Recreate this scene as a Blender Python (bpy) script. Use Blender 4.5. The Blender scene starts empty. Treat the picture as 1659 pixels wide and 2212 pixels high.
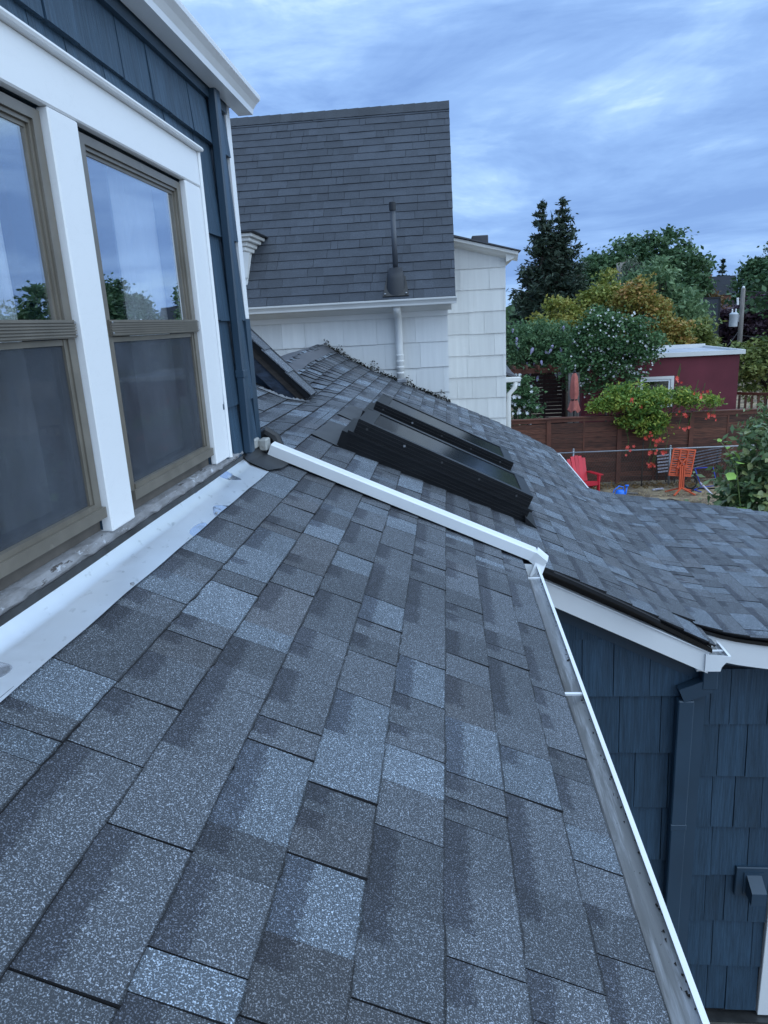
import bpy, math, random
import numpy as np
from mathutils import Matrix, Vector
rnd = random.Random(11)
R = math.radians
sc = bpy.context.scene
col = sc.collection
ZC = 4.8            # camera height above the yard; all "C" coordinates below are relative to the camera
G = -ZC

# ------------------------------------------------------------------ camera
F_, PX, PY, IW, IH = 1530., 829.5, 1106., 1659., 2212.
yw = np.array([965-829.5, 690-1106, 1530.]); yw /= np.linalg.norm(yw)
zw = -np.array([1130-829.5, 6790-1106, 1530.]); zw -= yw*zw.dot(yw); zw /= np.linalg.norm(zw)
xw = np.cross(yw, zw)
RW = np.array([xw, yw, zw])
cd = bpy.data.cameras.new('camera'); cam = bpy.data.objects.new('camera', cd); col.objects.link(cam)
m = Matrix(((RW[0][0], -RW[0][1], -RW[0][2], 0), (RW[1][0], -RW[1][1], -RW[1][2], 0), (RW[2][0], -RW[2][1], -RW[2][2], ZC), (0, 0, 0, 1)))
cam.matrix_world = m
cd.sensor_fit = 'HORIZONTAL'; cd.sensor_width = 36; cd.lens = 36*F_/IW
cd.clip_start = 0.05; cd.clip_end = 3000
sc.camera = cam
def proj(p):
    c = RW.T @ np.array(p, float)
    return (PX+F_*c[0]/c[2], PY+F_*c[1]/c[2], c[2])

# ------------------------------------------------------------------ world: dusk overcast
SUN_EL, SUN_AZ = R(50), R(115)       # soft brightness comes from the open sky to the right of the houses
w = bpy.data.worlds.new('World'); sc.world = w; w.use_nodes = True
nt = w.node_tree; nt.nodes.clear()
def N(t, **k):
    n = nt.nodes.new(t)
    for a, b in k.items(): setattr(n, a, b)
    return n
def L(a, b): nt.links.new(a, b)
out = N('ShaderNodeOutputWorld'); bg = N('ShaderNodeBackground')
sky = N('ShaderNodeTexSky', sky_type='NISHITA'); sky.sun_disc = False
sky.sun_elevation = R(12); sky.sun_rotation = SUN_AZ; sky.ozone_density = 3
tc = N('ShaderNodeTexCoord'); sep = N('ShaderNodeSeparateXYZ'); L(tc.outputs['Generated'], sep.inputs[0])
def M(op, a, b=None, c=None):
    n = N('ShaderNodeMath', operation=op)
    for i, v in enumerate((a, b, c)):
        if v is None: continue
        if isinstance(v, (int, float)): n.inputs[i].default_value = v
        else: L(v, n.inputs[i])
    return n.outputs[0]
def cloudnoise(scale, sx, sy, sz, rot, det, dist, rough=.55, off=0):
    mp = N('ShaderNodeMapping'); mp.inputs['Scale'].default_value = (sx, sy, sz); mp.inputs['Rotation'].default_value = (0, rot, 0)
    mp.inputs['Location'].default_value = (off, off*.7, 0)
    L(tc.outputs['Generated'], mp.inputs[0])
    n = N('ShaderNodeTexNoise'); n.inputs['Scale'].default_value = scale; n.inputs['Detail'].default_value = det
    n.inputs['Roughness'].default_value = rough; n.inputs['Distortion'].default_value = dist
    L(mp.outputs[0], n.inputs['Vector']); return n.outputs['Fac']
def ramp(fac, stops):
    r = N('ShaderNodeValToRGB'); L(fac, r.inputs[0]); e = r.color_ramp.elements
    while len(e) < len(stops): e.new(.5)
    for i, (p, c) in enumerate(stops): e[i].position = p; e[i].color = (*c, 1)
    return r.outputs[0]
n1_ = cloudnoise(1.15, 1, 1, 3.2, R(-9), 6, .35, .52, 3.3)
n2_ = cloudnoise(3.0, .8, .8, 3.6, R(-14), 6, .9, .60, 8.3)
n3_ = cloudnoise(7.5, .7, .7, 3.4, R(-18), 5, .8, .6, 2.2)
big = M('ADD', M('ADD', M('MULTIPLY', n1_, .48), M('MULTIPLY', n2_, .42)), M('MULTIPLY', n3_, .12))
cloud = ramp(big, [(.43, (.22, .385, .76)), (.50, (.30, .50, .90)), (.555, (.42, .65, .99)), (.615, (.70, .94, 1.04))])
skyc = N('ShaderNodeMixRGB', blend_type='MULTIPLY'); skyc.inputs[0].default_value = 1; L(sky.outputs[0], skyc.inputs[1]); skyc.inputs[2].default_value = (.08, .10, .10, 1)
mixs = N('ShaderNodeMixRGB'); mixs.inputs[0].default_value = .94
L(skyc.outputs[0], mixs.inputs[1]); L(cloud, mixs.inputs[2])
L(mixs.outputs[0], bg.inputs[0]); bg.inputs[1].default_value = .56
L(bg.outputs[0], out.inputs[0])
sd_ = bpy.data.lights.new('sun', 'SUN'); sun = bpy.data.objects.new('sun', sd_); col.objects.link(sun)
sd_.energy = 1.5; sd_.angle = R(110); sd_.color = (.74, .885, 1.0)
# sun azimuth measured from +Y towards +X
dirv = Vector((math.sin(SUN_AZ)*math.cos(SUN_EL), math.cos(SUN_AZ)*math.cos(SUN_EL), math.sin(SUN_EL)))
sun.rotation_euler = dirv.to_track_quat('Z', 'Y').to_euler(); sun.location = (0, 0, 40)
vs = sc.view_settings; vs.view_transform = 'Standard'; vs.look = 'None'; vs.gamma = 1; vs.exposure = 1.0; vs.use_curve_mapping = False

# ------------------------------------------------------------------ helpers
WL = {}
def mk(name, V, Fc, mat, smooth=False, uv=None, vcol=None):
    me = bpy.data.meshes.new(name)
    me.from_pydata([tuple(map(float, v)) for v in V], [], Fc)
    if uv is not None:
        l = me.uv_layers.new(name='UVMap'); l.data.foreach_set('uv', np.asarray(uv, np.float32).ravel())
    if vcol is not None:
        a = me.color_attributes.new('col', 'FLOAT_COLOR', 'POINT'); a.data.foreach_set('color', np.asarray(vcol, np.float32).ravel())
    if mat: me.materials.append(mat)
    if smooth: me.polygons.foreach_set('use_smooth', [True]*len(me.polygons))
    me.update(); return me
def link(o, parent=None):
    col.objects.link(o)
    if parent: o.parent = parent
    return o
def ob(name, VF, mat, parent=None, smooth=False, uv=None, vcol=None, kind=None):
    """world build: VF in camera-relative coordinates; origin at bottom centre"""
    V, Fc = VF; V = np.asarray(V, float)
    lo, hi = V.min(0), V.max(0); org = np.array([(lo[0]+hi[0])/2, (lo[1]+hi[1])/2, lo[2]])
    o = bpy.data.objects.new(name, mk(name, V-org, Fc, mat, smooth, uv, vcol)); link(o, parent)
    wl = org+np.array([0, 0, ZC]); WL[o.name] = wl
    o.location = tuple(wl-(WL[parent.name] if parent else 0))
    if kind: o['kind'] = kind
    return o
def lo(name, VF, mat, parent, smooth=False, kind=None, vcol=None):
    """local build: VF in the parent's own coordinates"""
    o = bpy.data.objects.new(name, mk(name, VF[0], VF[1], mat, smooth, None, vcol)); link(o, parent)
    if kind: o['kind'] = kind
    return o
def empty(name, loc, label=None, cat=None, rotz=0, group=None):
    o = bpy.data.objects.new(name, None); link(o); wl = np.array(loc, float)+np.array([0, 0, ZC])
    o.location = tuple(wl); o.rotation_euler = (0, 0, rotz); WL[o.name] = wl; o.empty_display_size = .2
    tag(o, label, cat, group); return o
def tag(o, label=None, cat=None, group=None, kind=None):
    if label: o['label'] = label
    if cat: o['category'] = cat
    if group: o['group'] = group
    if kind: o['kind'] = kind
    return o
def box(x0, x1, y0, y1, z0, z1):
    V = [(x0, y0, z0), (x1, y0, z0), (x1, y1, z0), (x0, y1, z0), (x0, y0, z1), (x1, y0, z1), (x1, y1, z1), (x0, y1, z1)]
    return V, [(0, 3, 2, 1), (4, 5, 6, 7), (0, 1, 5, 4), (1, 2, 6, 5), (2, 3, 7, 6), (3, 0, 4, 7)]
def bev(x0, x1, y0, y1, z0, z1, b=.004):
    """box with chamfered vertical/horizontal edges (octagon in all sections)"""
    import bmesh
    bm = bmesh.new(); V, Fc = box(x0, x1, y0, y1, z0, z1); vs_ = [bm.verts.new(v) for v in V]
    for f in Fc: bm.faces.new([vs_[i] for i in f])
    bmesh.ops.bevel(bm, geom=bm.edges[:], offset=b, segments=1, affect='EDGES')
    bm.verts.index_update(); r = ([tuple(v.co) for v in bm.verts], [tuple(v.index for v in f.verts) for f in bm.faces]); bm.free(); return r
def join(*parts):
    V, Fc = [], []
    for v, f in parts:
        k = len(V); V += [tuple(q) for q in v]; Fc += [tuple(i+k for i in q) for q in f]
    return V, Fc
def extr(poly, fn, a, b, caps=True):
    """extrude closed 2d polygon; fn(u,v,t)->xyz"""
    n = len(poly); V = [fn(u, v, a) for u, v in poly]+[fn(u, v, b) for u, v in poly]
    Fc = [(i, (i+1) % n, n+(i+1) % n, n+i) for i in range(n)]
    if caps: Fc += [tuple(range(n-1, -1, -1)), tuple(range(n, 2*n))]
    return V, Fc
def sheet(path, t):
    """thin closed polygon around an open 2d path"""
    P = [np.array(p, float) for p in path]; off = []
    for i in range(len(P)):
        d = P[min(i+1, len(P)-1)]-P[max(i-1, 0)]; d /= (np.linalg.norm(d)+1e-9); off.append(P[i]+t*np.array([-d[1], d[0]]))
    return [tuple(p) for p in P]+[tuple(p) for p in reversed(off)]
def bar(p, q, w, h, up=(0, 0, 1)):
    """rectangular bar from p to q"""
    p, q = np.array(p, float), np.array(q, float); d = q-p; d /= np.linalg.norm(d); up = np.array(up, float)
    s = np.cross(d, up); s /= np.linalg.norm(s); u = np.cross(s, d); V = []
    for c in (p, q):
        for a, b in ((-1, -1), (1, -1), (1, 1), (-1, 1)): V.append(tuple(c+s*a*w/2+u*b*h/2))
    return V, [(0, 1, 2, 3), (7, 6, 5, 4), (0, 4, 5, 1), (1, 5, 6, 2), (2, 6, 7, 3), (3, 7, 4, 0)]
def tube(pts, r, n=8, caps=True):
    P = [np.array(p, float) for p in pts]; rs = r if isinstance(r, (list, tuple)) else [r]*len(P); V, Fc = [], []
    prev = None
    for i, p in enumerate(P):
        d = P[min(i+1, len(P)-1)]-P[max(i-1, 0)]; d /= np.linalg.norm(d)+1e-9
        if prev is None:
            a = np.array([0, 0, 1.]) if abs(d[2]) < .9 else np.array([1., 0, 0]); s = np.cross(d, a)
        else: s = prev-d*prev.dot(d)
        s /= np.linalg.norm(s)+1e-9; prev = s; u = np.cross(d, s)
        for k in range(n):
            t = 2*math.pi*k/n; V.append(tuple(p+rs[i]*(s*math.cos(t)+u*math.sin(t))))
    for i in range(len(P)-1):
        for k in range(n):
            a, b = i*n+k, i*n+(k+1) % n; Fc.append((a, b, b+n, a+n))
    if caps: Fc += [tuple(range(n-1, -1, -1)), tuple(range((len(P)-1)*n, len(P)*n))]
    return V, Fc
def lathe(prof, n=16, c=(0, 0, 0), sx=1, sy=1):
    V, Fc = [], []
    for r_, z in prof:
        for k in range(n): V.append((c[0]+sx*r_*math.cos(2*math.pi*k/n), c[1]+sy*r_*math.sin(2*math.pi*k/n), c[2]+z))
    for i in range(len(prof)-1):
        for k in range(n): a, b = i*n+k, i*n+(k+1) % n; Fc.append((a, b, b+n, a+n))
    Fc += [tuple(range(n-1, -1, -1)), tuple(range((len(prof)-1)*n, len(prof)*n))]
    return V, Fc
def copy_tree(o, parent=None):
    c = o.copy(); col.objects.link(c)
    if parent: c.parent = parent
    for ch in o.children: copy_tree(ch, c)
    return c

# ------------------------------------------------------------------ materials
class NT:
    def __init__(s, name):
        s.m = bpy.data.materials.new(name); s.m.use_nodes = True; s.t = s.m.node_tree; s.n = s.t.nodes
        s.b = s.n['Principled BSDF']; s.o = s.n['Material Output']
    def add(s, t, **k):
        n = s.n.new(t)
        for a, b in k.items(): setattr(n, a, b)
        return n
    def l(s, a, b): s.t.links.new(a, b)
    def math(s, op, a, b=None, c=None, clamp=False):
        n = s.add('ShaderNodeMath', operation=op); n.use_clamp = clamp
        for i, v in enumerate((a, b, c)):
            if v is None: continue
            if isinstance(v, (int, float)): n.inputs[i].default_value = v
            else: s.l(v, n.inputs[i])
        return n.outputs[0]
    def noise(s, scale, det=2, vec=None, rough=.5, dist=0):
        n = s.add('ShaderNodeTexNoise'); n.inputs['Scale'].default_value = scale; n.inputs['Detail'].default_value = det
        n.inputs['Roughness'].default_value = rough; n.inputs['Distortion'].default_value = dist
        if vec is not None: s.l(vec, n.inputs['Vector'])
        return n.outputs['Fac']
    def pos(s, scale=(1, 1, 1)):
        g = s.add('ShaderNodeNewGeometry')
        if scale == (1, 1, 1): return g.outputs['Position']
        v = s.add('ShaderNodeVectorMath', operation='MULTIPLY'); s.l(g.outputs['Position'], v.inputs[0]); v.inputs[1].default_value = scale
        return v.outputs[0]
    def ramp(s, fac, stops):
        r = s.add('ShaderNodeValToRGB'); s.l(fac, r.inputs[0]); e = r.color_ramp.elements
        while len(e) < len(stops): e.new(.5)
        for i, (p, c) in enumerate(stops):
            e[i].position = p; e[i].color = (c, c, c, 1) if isinstance(c, (int, float)) else (*c, 1)
        return r.outputs[0]
    def mix(s, fac, a, b, bt='MIX'):
        n = s.add('ShaderNodeMixRGB', blend_type=bt)
        for i, v in enumerate((fac, a, b)):
            if isinstance(v, (int, float)): n.inputs[i].default_value = v if i == 0 else (v, v, v, 1)
            elif isinstance(v, tuple): n.inputs[i].default_value = (*v, 1)
            else: s.l(v, n.inputs[i])
        return n.outputs[0]
    def bump(s, h, st=.3, d=.01):
        n = s.add('ShaderNodeBump'); n.inputs['Strength'].default_value = st; n.inputs['Distance'].default_value = d
        s.l(h, n.inputs['Height']); s.l(n.outputs[0], s.b.inputs['Normal'])
    def set(s, color=None, rough=None, metal=None, spec=None):
        for k, v in (('Base Color', color), ('Roughness', rough), ('Metallic', metal), ('Specular IOR Level', spec)):
            if v is None: continue
            if isinstance(v, (int, float)): s.b.inputs[k].default_value = v
            elif isinstance(v, tuple): s.b.inputs[k].default_value = (*v, 1)
            else: s.l(v, s.b.inputs[k])
        return s.m
def vary(m_, a, b):
    t = m_.node_tree; bs = t.nodes['Principled BSDF']; src = bs.inputs['Base Color'].links[0].from_socket
    oi = t.nodes.new('ShaderNodeObjectInfo'); mr = t.nodes.new('ShaderNodeMapRange'); mr.inputs['To Min'].default_value = a; mr.inputs['To Max'].default_value = b
    mx = t.nodes.new('ShaderNodeMixRGB'); mx.blend_type = 'MULTIPLY'; mx.inputs[0].default_value = 1
    t.links.new(oi.outputs['Random'], mr.inputs[0]); t.links.new(src, mx.inputs[1]); t.links.new(mr.outputs[0], mx.inputs[2]); t.links.new(mx.outputs[0], bs.inputs['Base Color'])
def plain(name, c, rough=.5, var=.12, scale=6., metal=0, bump=0, bscale=60., stretch=(1, 1, 1), spec=.5, dirt=None, dirtpos=(.55, .72), dscale=4.):
    t = NT(name); n = t.noise(scale, 4, t.pos(stretch))
    cc = t.mix(1.0, c, t.ramp(n, [(.25, 1-var*1.6), (.75, 1+var)]), 'MULTIPLY')
    if dirt: cc = t.mix(t.ramp(t.noise(dscale, 6, t.pos(stretch), .65, .6), [(dirtpos[0], 0.), (dirtpos[1], .85)]), cc, dirt)
    t.set(cc, rough, metal, spec)
    if bump: t.bump(t.noise(bscale, 3, t.pos(stretch)), bump, .004)
    return t.m
def shingle_mat(name, attr, gs, amp, floor, band=.5, grain=(.52, .63)):
    t = NT(name)
    if attr:
        a = t.add('ShaderNodeAttribute', attribute_name='col'); c, al = a.outputs['Color'], a.outputs['Alpha']
    else:
        a = t.add('ShaderNodeObjectInfo'); c, al = a.outputs['Color'], a.outputs['Alpha']
    u = t.add('ShaderNodeUVMap', uv_map='UVMap'); s = t.add('ShaderNodeSeparateXYZ'); t.l(u.outputs[0], s.inputs[0])
    e = t.noise(95, 4, t.pos(), .75)
    v = t.math('ADD', s.outputs[1], t.math('MULTIPLY', t.math('SUBTRACT', e, .5), .55))
    uu = t.math('ADD', t.math('SUBTRACT', s.outputs[0], t.math('SUBTRACT', 1.0, al)), t.math('MULTIPLY', t.math('SUBTRACT', e, .5), .35))
    b = t.math('MULTIPLY', t.ramp(v, [(.57, 0.), (.64, 1.)]), t.ramp(uu, [(0., 0.), (.05, 1.)]))
    base = t.mix(b, c, t.mix(1., c, (1-band, 1-band, 1-band*.92), 'MULTIPLY'))
    edge_shade = t.ramp(t.math('ADD', s.outputs[1], t.math('MULTIPLY', t.math('SUBTRACT', e, .5), .03)), [(.0, .2), (.016, .35), (.030, 1.)])  # dark line painted along the lower edge, standing in for the course step's shade
    base = t.mix(1., base, edge_shade, 'MULTIPLY')
    wth = t.ramp(t.noise(2.1, 5, t.pos(), .6), [(.3, .86), (.7, 1.14)])
    base = t.mix(1., base, wth, 'MULTIPLY')
    g1 = t.ramp(t.noise(gs, 2, t.pos(), .6), [(grain[0], 0.), (grain[1], 1.)])
    g2 = t.ramp(t.noise(gs*.45, 2, t.pos(), .5), [(.40, .35), (.66, 1.)])
    g = t.math('MULTIPLY', g1, g2)
    k = t.math('ADD', t.math('MULTIPLY', g, amp), floor)
    t.set(t.mix(1., base, k, 'MULTIPLY'), .78, 0, .45)
    t.bump(g1, .35, .0015); return t.m
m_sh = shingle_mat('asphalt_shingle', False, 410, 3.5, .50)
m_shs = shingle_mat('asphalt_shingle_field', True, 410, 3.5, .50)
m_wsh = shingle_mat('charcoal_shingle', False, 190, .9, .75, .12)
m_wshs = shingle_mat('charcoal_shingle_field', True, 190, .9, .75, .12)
m_felt = plain('roof_underlay', (.012, .012, .014), .9, .2)
def navy(name, c):
    t = NT(name); n = t.noise(1, 4, t.pos((95, 95, 1.6)), .7); n2 = t.noise(1, 3, t.pos((30, 30, .7)))
    cc = t.mix(1., c, t.ramp(n, [(.3, .72), (.7, 1.3)]), 'MULTIPLY')
    cc = t.mix(1., cc, t.ramp(n2, [(.3, .85), (.7, 1.15)]), 'MULTIPLY')
    t.set(cc, t.ramp(n, [(.3, .62), (.7, .42)]), 0, .4); t.bump(t.math('ADD', n, n2), .75, .005); return t.m
m_navy = navy('navy_shake_paint', (.028, .059, .095))
m_navy_s = plain('navy_smooth_paint', (.027, .057, .092), .40, .1, 3)
m_navy_dk = plain('navy_weathered_wood', (.028, .042, .068), .6, .45, 14, bump=.6, bscale=30, stretch=(1, .3, 3), dirt=(.16, .15, .14), dirtpos=(.62, .8), dscale=7)
m_white = plain('white_paint', (.80, .81, .82), .42, .04, 2.5, bump=.15, bscale=25)
def peeling():
    t = NT('white_window_paint'); p = t.pos()
    cr = t.noise(5, 6, t.pos((1, 1.2, 3.2)), .62, 1.4)
    c = t.mix(t.ramp(cr, [(.494, 0.), (.5, .22), (.506, 0.)]), (.80, .81, .82), (.60, .61, .62))
    c = t.mix(t.ramp(t.noise(11, 6, p, .7), [(.715, 0.), (.73, 1.)]), c, (.42, .40, .37))
    t.set(c, .42, 0, .5); t.bump(t.ramp(cr, [(.49, 1.), (.5, 0.), (.51, 1.)]), .12, .003); return t.m
m_trim = peeling()
m_alu = plain('white_aluminium', (.78, .80, .82), .3, .04, 5, dirt=(.45, .45, .44), dirtpos=(.66, .8), dscale=9)
m_bronze = plain('taupe_aluminium', (.190, .168, .136), .36, .12, 12, metal=.2, dirt=(.30, .27, .22), dirtpos=(.62, .78), dscale=14)
m_bronze_dk = plain('taupe_aluminium_shaded', (.06, .055, .048), .45, .15, 12, metal=.1)  # darker copy of the taupe, shade of the window recess put into its colour
def sillmat():
    t = NT('peeling_grey_sill'); n = t.noise(16, 7, t.pos((1.6, .45, 1.6)), .7)
    c = t.ramp(n, [(.38, (.17, .165, .165)), (.60, (.27, .27, .28))]); c = t.mix(t.ramp(n, [(.60, 0.), (.63, 1.)]), c, (.06, .05, .045)); c = t.mix(t.ramp(t.noise(30, 5, t.pos((1.4, .7, 1.4)), .7), [(.60, 0.), (.64, 1.)]), c, (.45, .47, .50))
    t.set(c, .7); t.bump(n, .8, .006); return t.m
m_sill = sillmat()
def flashing():
    t = NT('galvanised_flashing'); n = t.noise(7, 0, t.pos((1.5, .8, 1.5))); n2 = t.noise(26, 3, t.pos((1.6, .8, 1.6)), .5, .3)
    sp = t.ramp(n, [(.66, 0.), (.675, 1.)]); sm = t.ramp(n2, [(.62, 0.), (.74, .6)])
    c = t.mix(sp, (.82, .83, .84), (.64, .67, .74)); c = t.mix(sm, c, (.44, .44, .43))
    t.set(c, t.ramp(n, [(.66, .36), (.675, .10)]), .92, .5); t.bump(t.noise(9, 3, t.pos()), .22, .01); return t.m
m_flash = flashing()
m_flash_dk = plain('dark_metal_counterflashing', (.09, .092, .095), .35, .3, 10, metal=.6)
m_black = plain('black_rubber', (.006, .006, .007), .45, .3, 10)
m_blackmetal = plain('black_anodised_metal', (.009, .009, .010), .42, .3, 9, metal=.15, bump=.2, bscale=12, stretch=(.3, 4, 4))
m_darkwood = plain('dark_raw_wood', (.035, .027, .022), .7, .4, 8, stretch=(.5, 6, 6))
def guttermat():
    t = NT('dirty_gutter_lining'); p = t.pos((1.6, .16, 1.6)); n = t.noise(17, 7, p, .66, .25); n2 = t.noise(75, 4, t.pos(), .7); n3 = t.noise(4, 5, p, .6, .6)
    c = t.ramp(n3, [(.32, (.22, .215, .205)), (.5, (.40, .405, .41)), (.66, (.55, .57, .60))])
    c = t.mix(t.ramp(n, [(.50, 0.), (.66, .8)]), c, (.86, .89, .94)); c = t.mix(t.ramp(n2, [(.67, 0.), (.72, .9)]), c, (.045, .03, .025))
    t.set(c, .6, 0); t.bump(n, .5, .004); return t.m
m_gutin = guttermat()
def glass(name, refl, tint, rough=0.0, edge=.62):
    t = NT(name); t.n.remove(t.b); g = t.add('ShaderNodeBsdfGlossy'); g.inputs['Roughness'].default_value = rough; g.inputs[0].default_value = (.95, .97, 1, 1)
    tr = t.add('ShaderNodeBsdfTransparent'); tr.inputs[0].default_value = (*tint, 1); mx = t.add('ShaderNodeMixShader')
    lw = t.add('ShaderNodeLayerWeight'); lw.inputs[0].default_value = .5
    f = t.math('ADD', t.math('MULTIPLY', t.math('POWER', lw.outputs['Facing'], 3.), edge), refl, clamp=True)
    nb = t.add('ShaderNodeBump'); nb.inputs['Strength'].default_value = .02; nb.inputs['Distance'].default_value = .02
    t.l(t.noise(2.5, 1, t.pos()), nb.inputs['Height']); t.l(nb.outputs[0], g.inputs['Normal'])
    t.l(f, mx.inputs[0]); t.l(tr.outputs[0], mx.inputs[1]); t.l(g.outputs[0], mx.inputs[2]); t.l(mx.outputs[0], t.o.inputs[0]); return t.m
m_glass = glass('window_glass', .27, (.95, .97, .98), 0, .9)
m_skyglass = glass('skylight_glass', .14, (.06, .06, .07), .13, .32)
def screenmat():
    t = NT('insect_screen'); w1 = t.add('ShaderNodeTexWave', wave_type='BANDS', bands_direction='Y'); w1.inputs['Scale'].default_value = 95
    w2 = t.add('ShaderNodeTexWave', wave_type='BANDS', bands_direction='Z'); w2.inputs['Scale'].default_value = 95
    for q in (w1, w2): t.l(t.pos(), q.inputs['Vector'])
    c = t.ramp(t.math('MAXIMUM', w1.outputs[1], w2.outputs[1]), [(.4, (.03, .036, .046)), (.9, (.10, .115, .14))]); c = t.mix(1., c, t.ramp(t.noise(3.5, 6, t.pos((1, 1.6, .8)), .65), [(.35, .65), (.7, 1.5)]), 'MULTIPLY')
    tr = t.add('ShaderNodeBsdfTransparent'); mx = t.add('ShaderNodeMixShader'); mx.inputs[0].default_value = .50
    t.set(c, .6, .2); t.l(tr.outputs[0], mx.inputs[1]); t.l(t.b.outputs[0], mx.inputs[2]); t.l(mx.outputs[0], t.o.inputs[0]); return t.m
m_screen = screenmat()
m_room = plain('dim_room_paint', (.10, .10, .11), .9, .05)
m_curtain = plain('sheer_curtain', (.88, .89, .9), .9, .03)
m_wwhite = plain('white_house_shake_paint', (.73, .725, .70), .55, .05, 1.0, bump=.2, bscale=1.0, stretch=(18, 18, 1.0), dirt=(.45, .47, .50), dirtpos=(.66, .95), dscale=.45)
m_wtrim = plain('cream_white_trim', (.74, .73, .70), .45, .06, 2)
m_fence = plain('redwood_stain', (.125, .044, .024), .65, .5, 3.5, bump=.4, bscale=1.2, stretch=(1.2, 1.2, 14))
m_fence2 = plain('redwood_stain_post', (.135, .044, .024), .6, .25, 3)
m_galv = plain('galvanised_pipe', (.33, .34, .36), .45, .12, 9, metal=.5)
m_redp = plain('red_plastic', (.62, .022, .040), .42, .06)
m_orange = plain('orange_enamel', (.64, .105, .040), .5, .1)
m_bluep = plain('blue_plastic', (.012, .17, .72), .4, .05)
m_bluef = plain('blue_steel_tube', (.02, .06, .42), .4, .1)
m_burg = plain('burgundy_stucco', (.150, .026, .038), .8, .16, 1.3, bump=.3, bscale=30)
m_flat = plain('pale_flat_roof', (.42, .44, .49), .6, .2, .9, dirt=(.26, .28, .32), dirtpos=(.5, .7), dscale=.7)
m_dkgrey = plain('slate_grey_siding', (.035, .043, .058), .6, .12, 2)
m_brick = plain('orange_brick', (.26, .12, .08), .8, .2, 5)
m_polew = plain('grey_pole_wood', (.19, .17, .155), .8, .3, 3, stretch=(6, 6, .5))
m_umb = plain('faded_coral_canvas', (.48, .14, .11), .8, .12, 5)
m_bark = plain('bark', (.055, .042, .032), .85, .35, 8, bump=.6, bscale=10, stretch=(1, 1, .3))
m_terr = plain('slat_paint', (.55, .53, .60), .6, .15, 5)
m_concrete = plain('stained_concrete', (.16, .145, .13), .9, .35, 4, dirt=(.05, .035, .025), dirtpos=(.5, .65), dscale=8)
def leafmat(name, a, b, c=None, rough=.55):
    t = NT(name); at = t.add('ShaderNodeAttribute', attribute_name='col'); s = t.add('ShaderNodeSeparateXYZ'); t.l(at.outputs['Vector'], s.inputs[0])
    a, b = tuple(x*1.28 for x in a), tuple(x*1.28 for x in b); c = c and tuple(x*1.2 for x in c)
    st = [(0, a), (1, b)] if c is None else [(0, a), (.6, b), (1, c)]
    cc = t.ramp(s.outputs[0], st); t.set(cc, rough, 0, .35)
    tl = t.add('ShaderNodeBsdfTranslucent'); t.l(cc, tl.inputs[0]); mx = t.add('ShaderNodeMixShader'); mx.inputs[0].default_value = .22
    t.l(t.b.outputs[0], mx.inputs[1]); t.l(tl.outputs[0], mx.inputs[2]); t.l(mx.outputs[0], t.o.inputs[0]); return t.m
ml_con = leafmat('spruce_needles', (.018, .032, .022), (.050, .074, .046))
ml_dome = leafmat('deep_green_leaves', (.032, .070, .030), (.090, .155, .065))
ml_will = leafmat('grey_green_leaves', (.055, .085, .05), (.13, .16, .105))
ml_mid = leafmat('mid_green_leaves', (.055, .11, .05), (.16, .235, .11))
ml_gold = leafmat('golden_green_leaves', (.11, .15, .03), (.235, .245, .05), (.32, .265, .065))
ml_oran = leafmat('orange_tinged_leaves', (.13, .145, .03), (.27, .215, .05), (.37, .19, .06))
ml_yg = leafmat('yellow_green_leaves', (.07, .11, .03), (.20, .22, .06))
ml_wis = leafmat('wisteria_leaves', (.035, .085, .035), (.13, .215, .095))
ml_shr = leafmat('flowering_shrub_leaves', (.026, .070, .028), (.10, .18, .07))
ml_vine = leafmat('trumpet_vine_leaves', (.05, .12, .025), (.16, .24, .04), (.34, .36, .06))
ml_plum = leafmat('purple_plum_leaves', (.040, .022, .034), (.10, .06, .078))
ml_rust = leafmat('rust_leaves', (.11, .075, .03), (.22, .13, .05))
ml_laur = leafmat('laurel_leaves', (.05, .10, .04), (.15, .20, .085), None, .4)
m_lime = plain('lime_leaf', (.30, .50, .09), .5, .15, 20)
m_laur = plain('glossy_bush_leaf', (.13, .20, .075), .36, .35, 9)
m_laur2 = plain('olive_bush_leaf', (.23, .26, .10), .38, .35, 9)
m_pet = plain('white_petal', (.80, .80, .80), .6, .05)
m_lil = plain('lilac_petal', (.46, .40, .60), .6, .1)
m_scar = plain('scarlet_petal', (.72, .06, .035), .5, .2, 30)
def ground_mat():
    t = NT('dry_yard_soil'); n = t.noise(1.1, 7, t.pos(), .65, .5); n2 = t.noise(9, 5, t.pos(), .7)
    c = t.ramp(n, [(.36, (.075, .055, .040)), (.48, (.17, .125, .085)), (.58, (.33, .26, .165))])
    c = t.mix(t.ramp(n2, [(.55, 0.), (.7, .6)]), c, (.40, .33, .22)); t.set(c, .95); t.bump(n2, .7, .03); return t.m
m_ground = ground_mat()
m_straw = leafmat('dry_grass_blades', (.20, .145, .075), (.44, .35, .20))

for q_ in ((m_navy, .89, 1.12), (m_fence, .62, 1.32), (m_wwhite, .90, 1.04), (m_laur, .7, 1.3), (m_laur2, .75, 1.2), (m_terr, .8, 1.1), (m_redp, .85, 1.1), (m_orange, .8, 1.1)): vary(*q_)
# ------------------------------------------------------------------ ground
xs = np.linspace(-300, 500, 5); V = [(x, y, G) for y in (-200, 0, 40, 200, 900) for x in xs]
g_ = ob('ground', (V, [(j*5+i, j*5+i+1, j*5+i+6, j*5+i+5) for j in range(4) for i in range(4)]), m_ground); tag(g_, 'dry bare backyard soil with straw coloured dead grass', 'ground', kind='structure')

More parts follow.
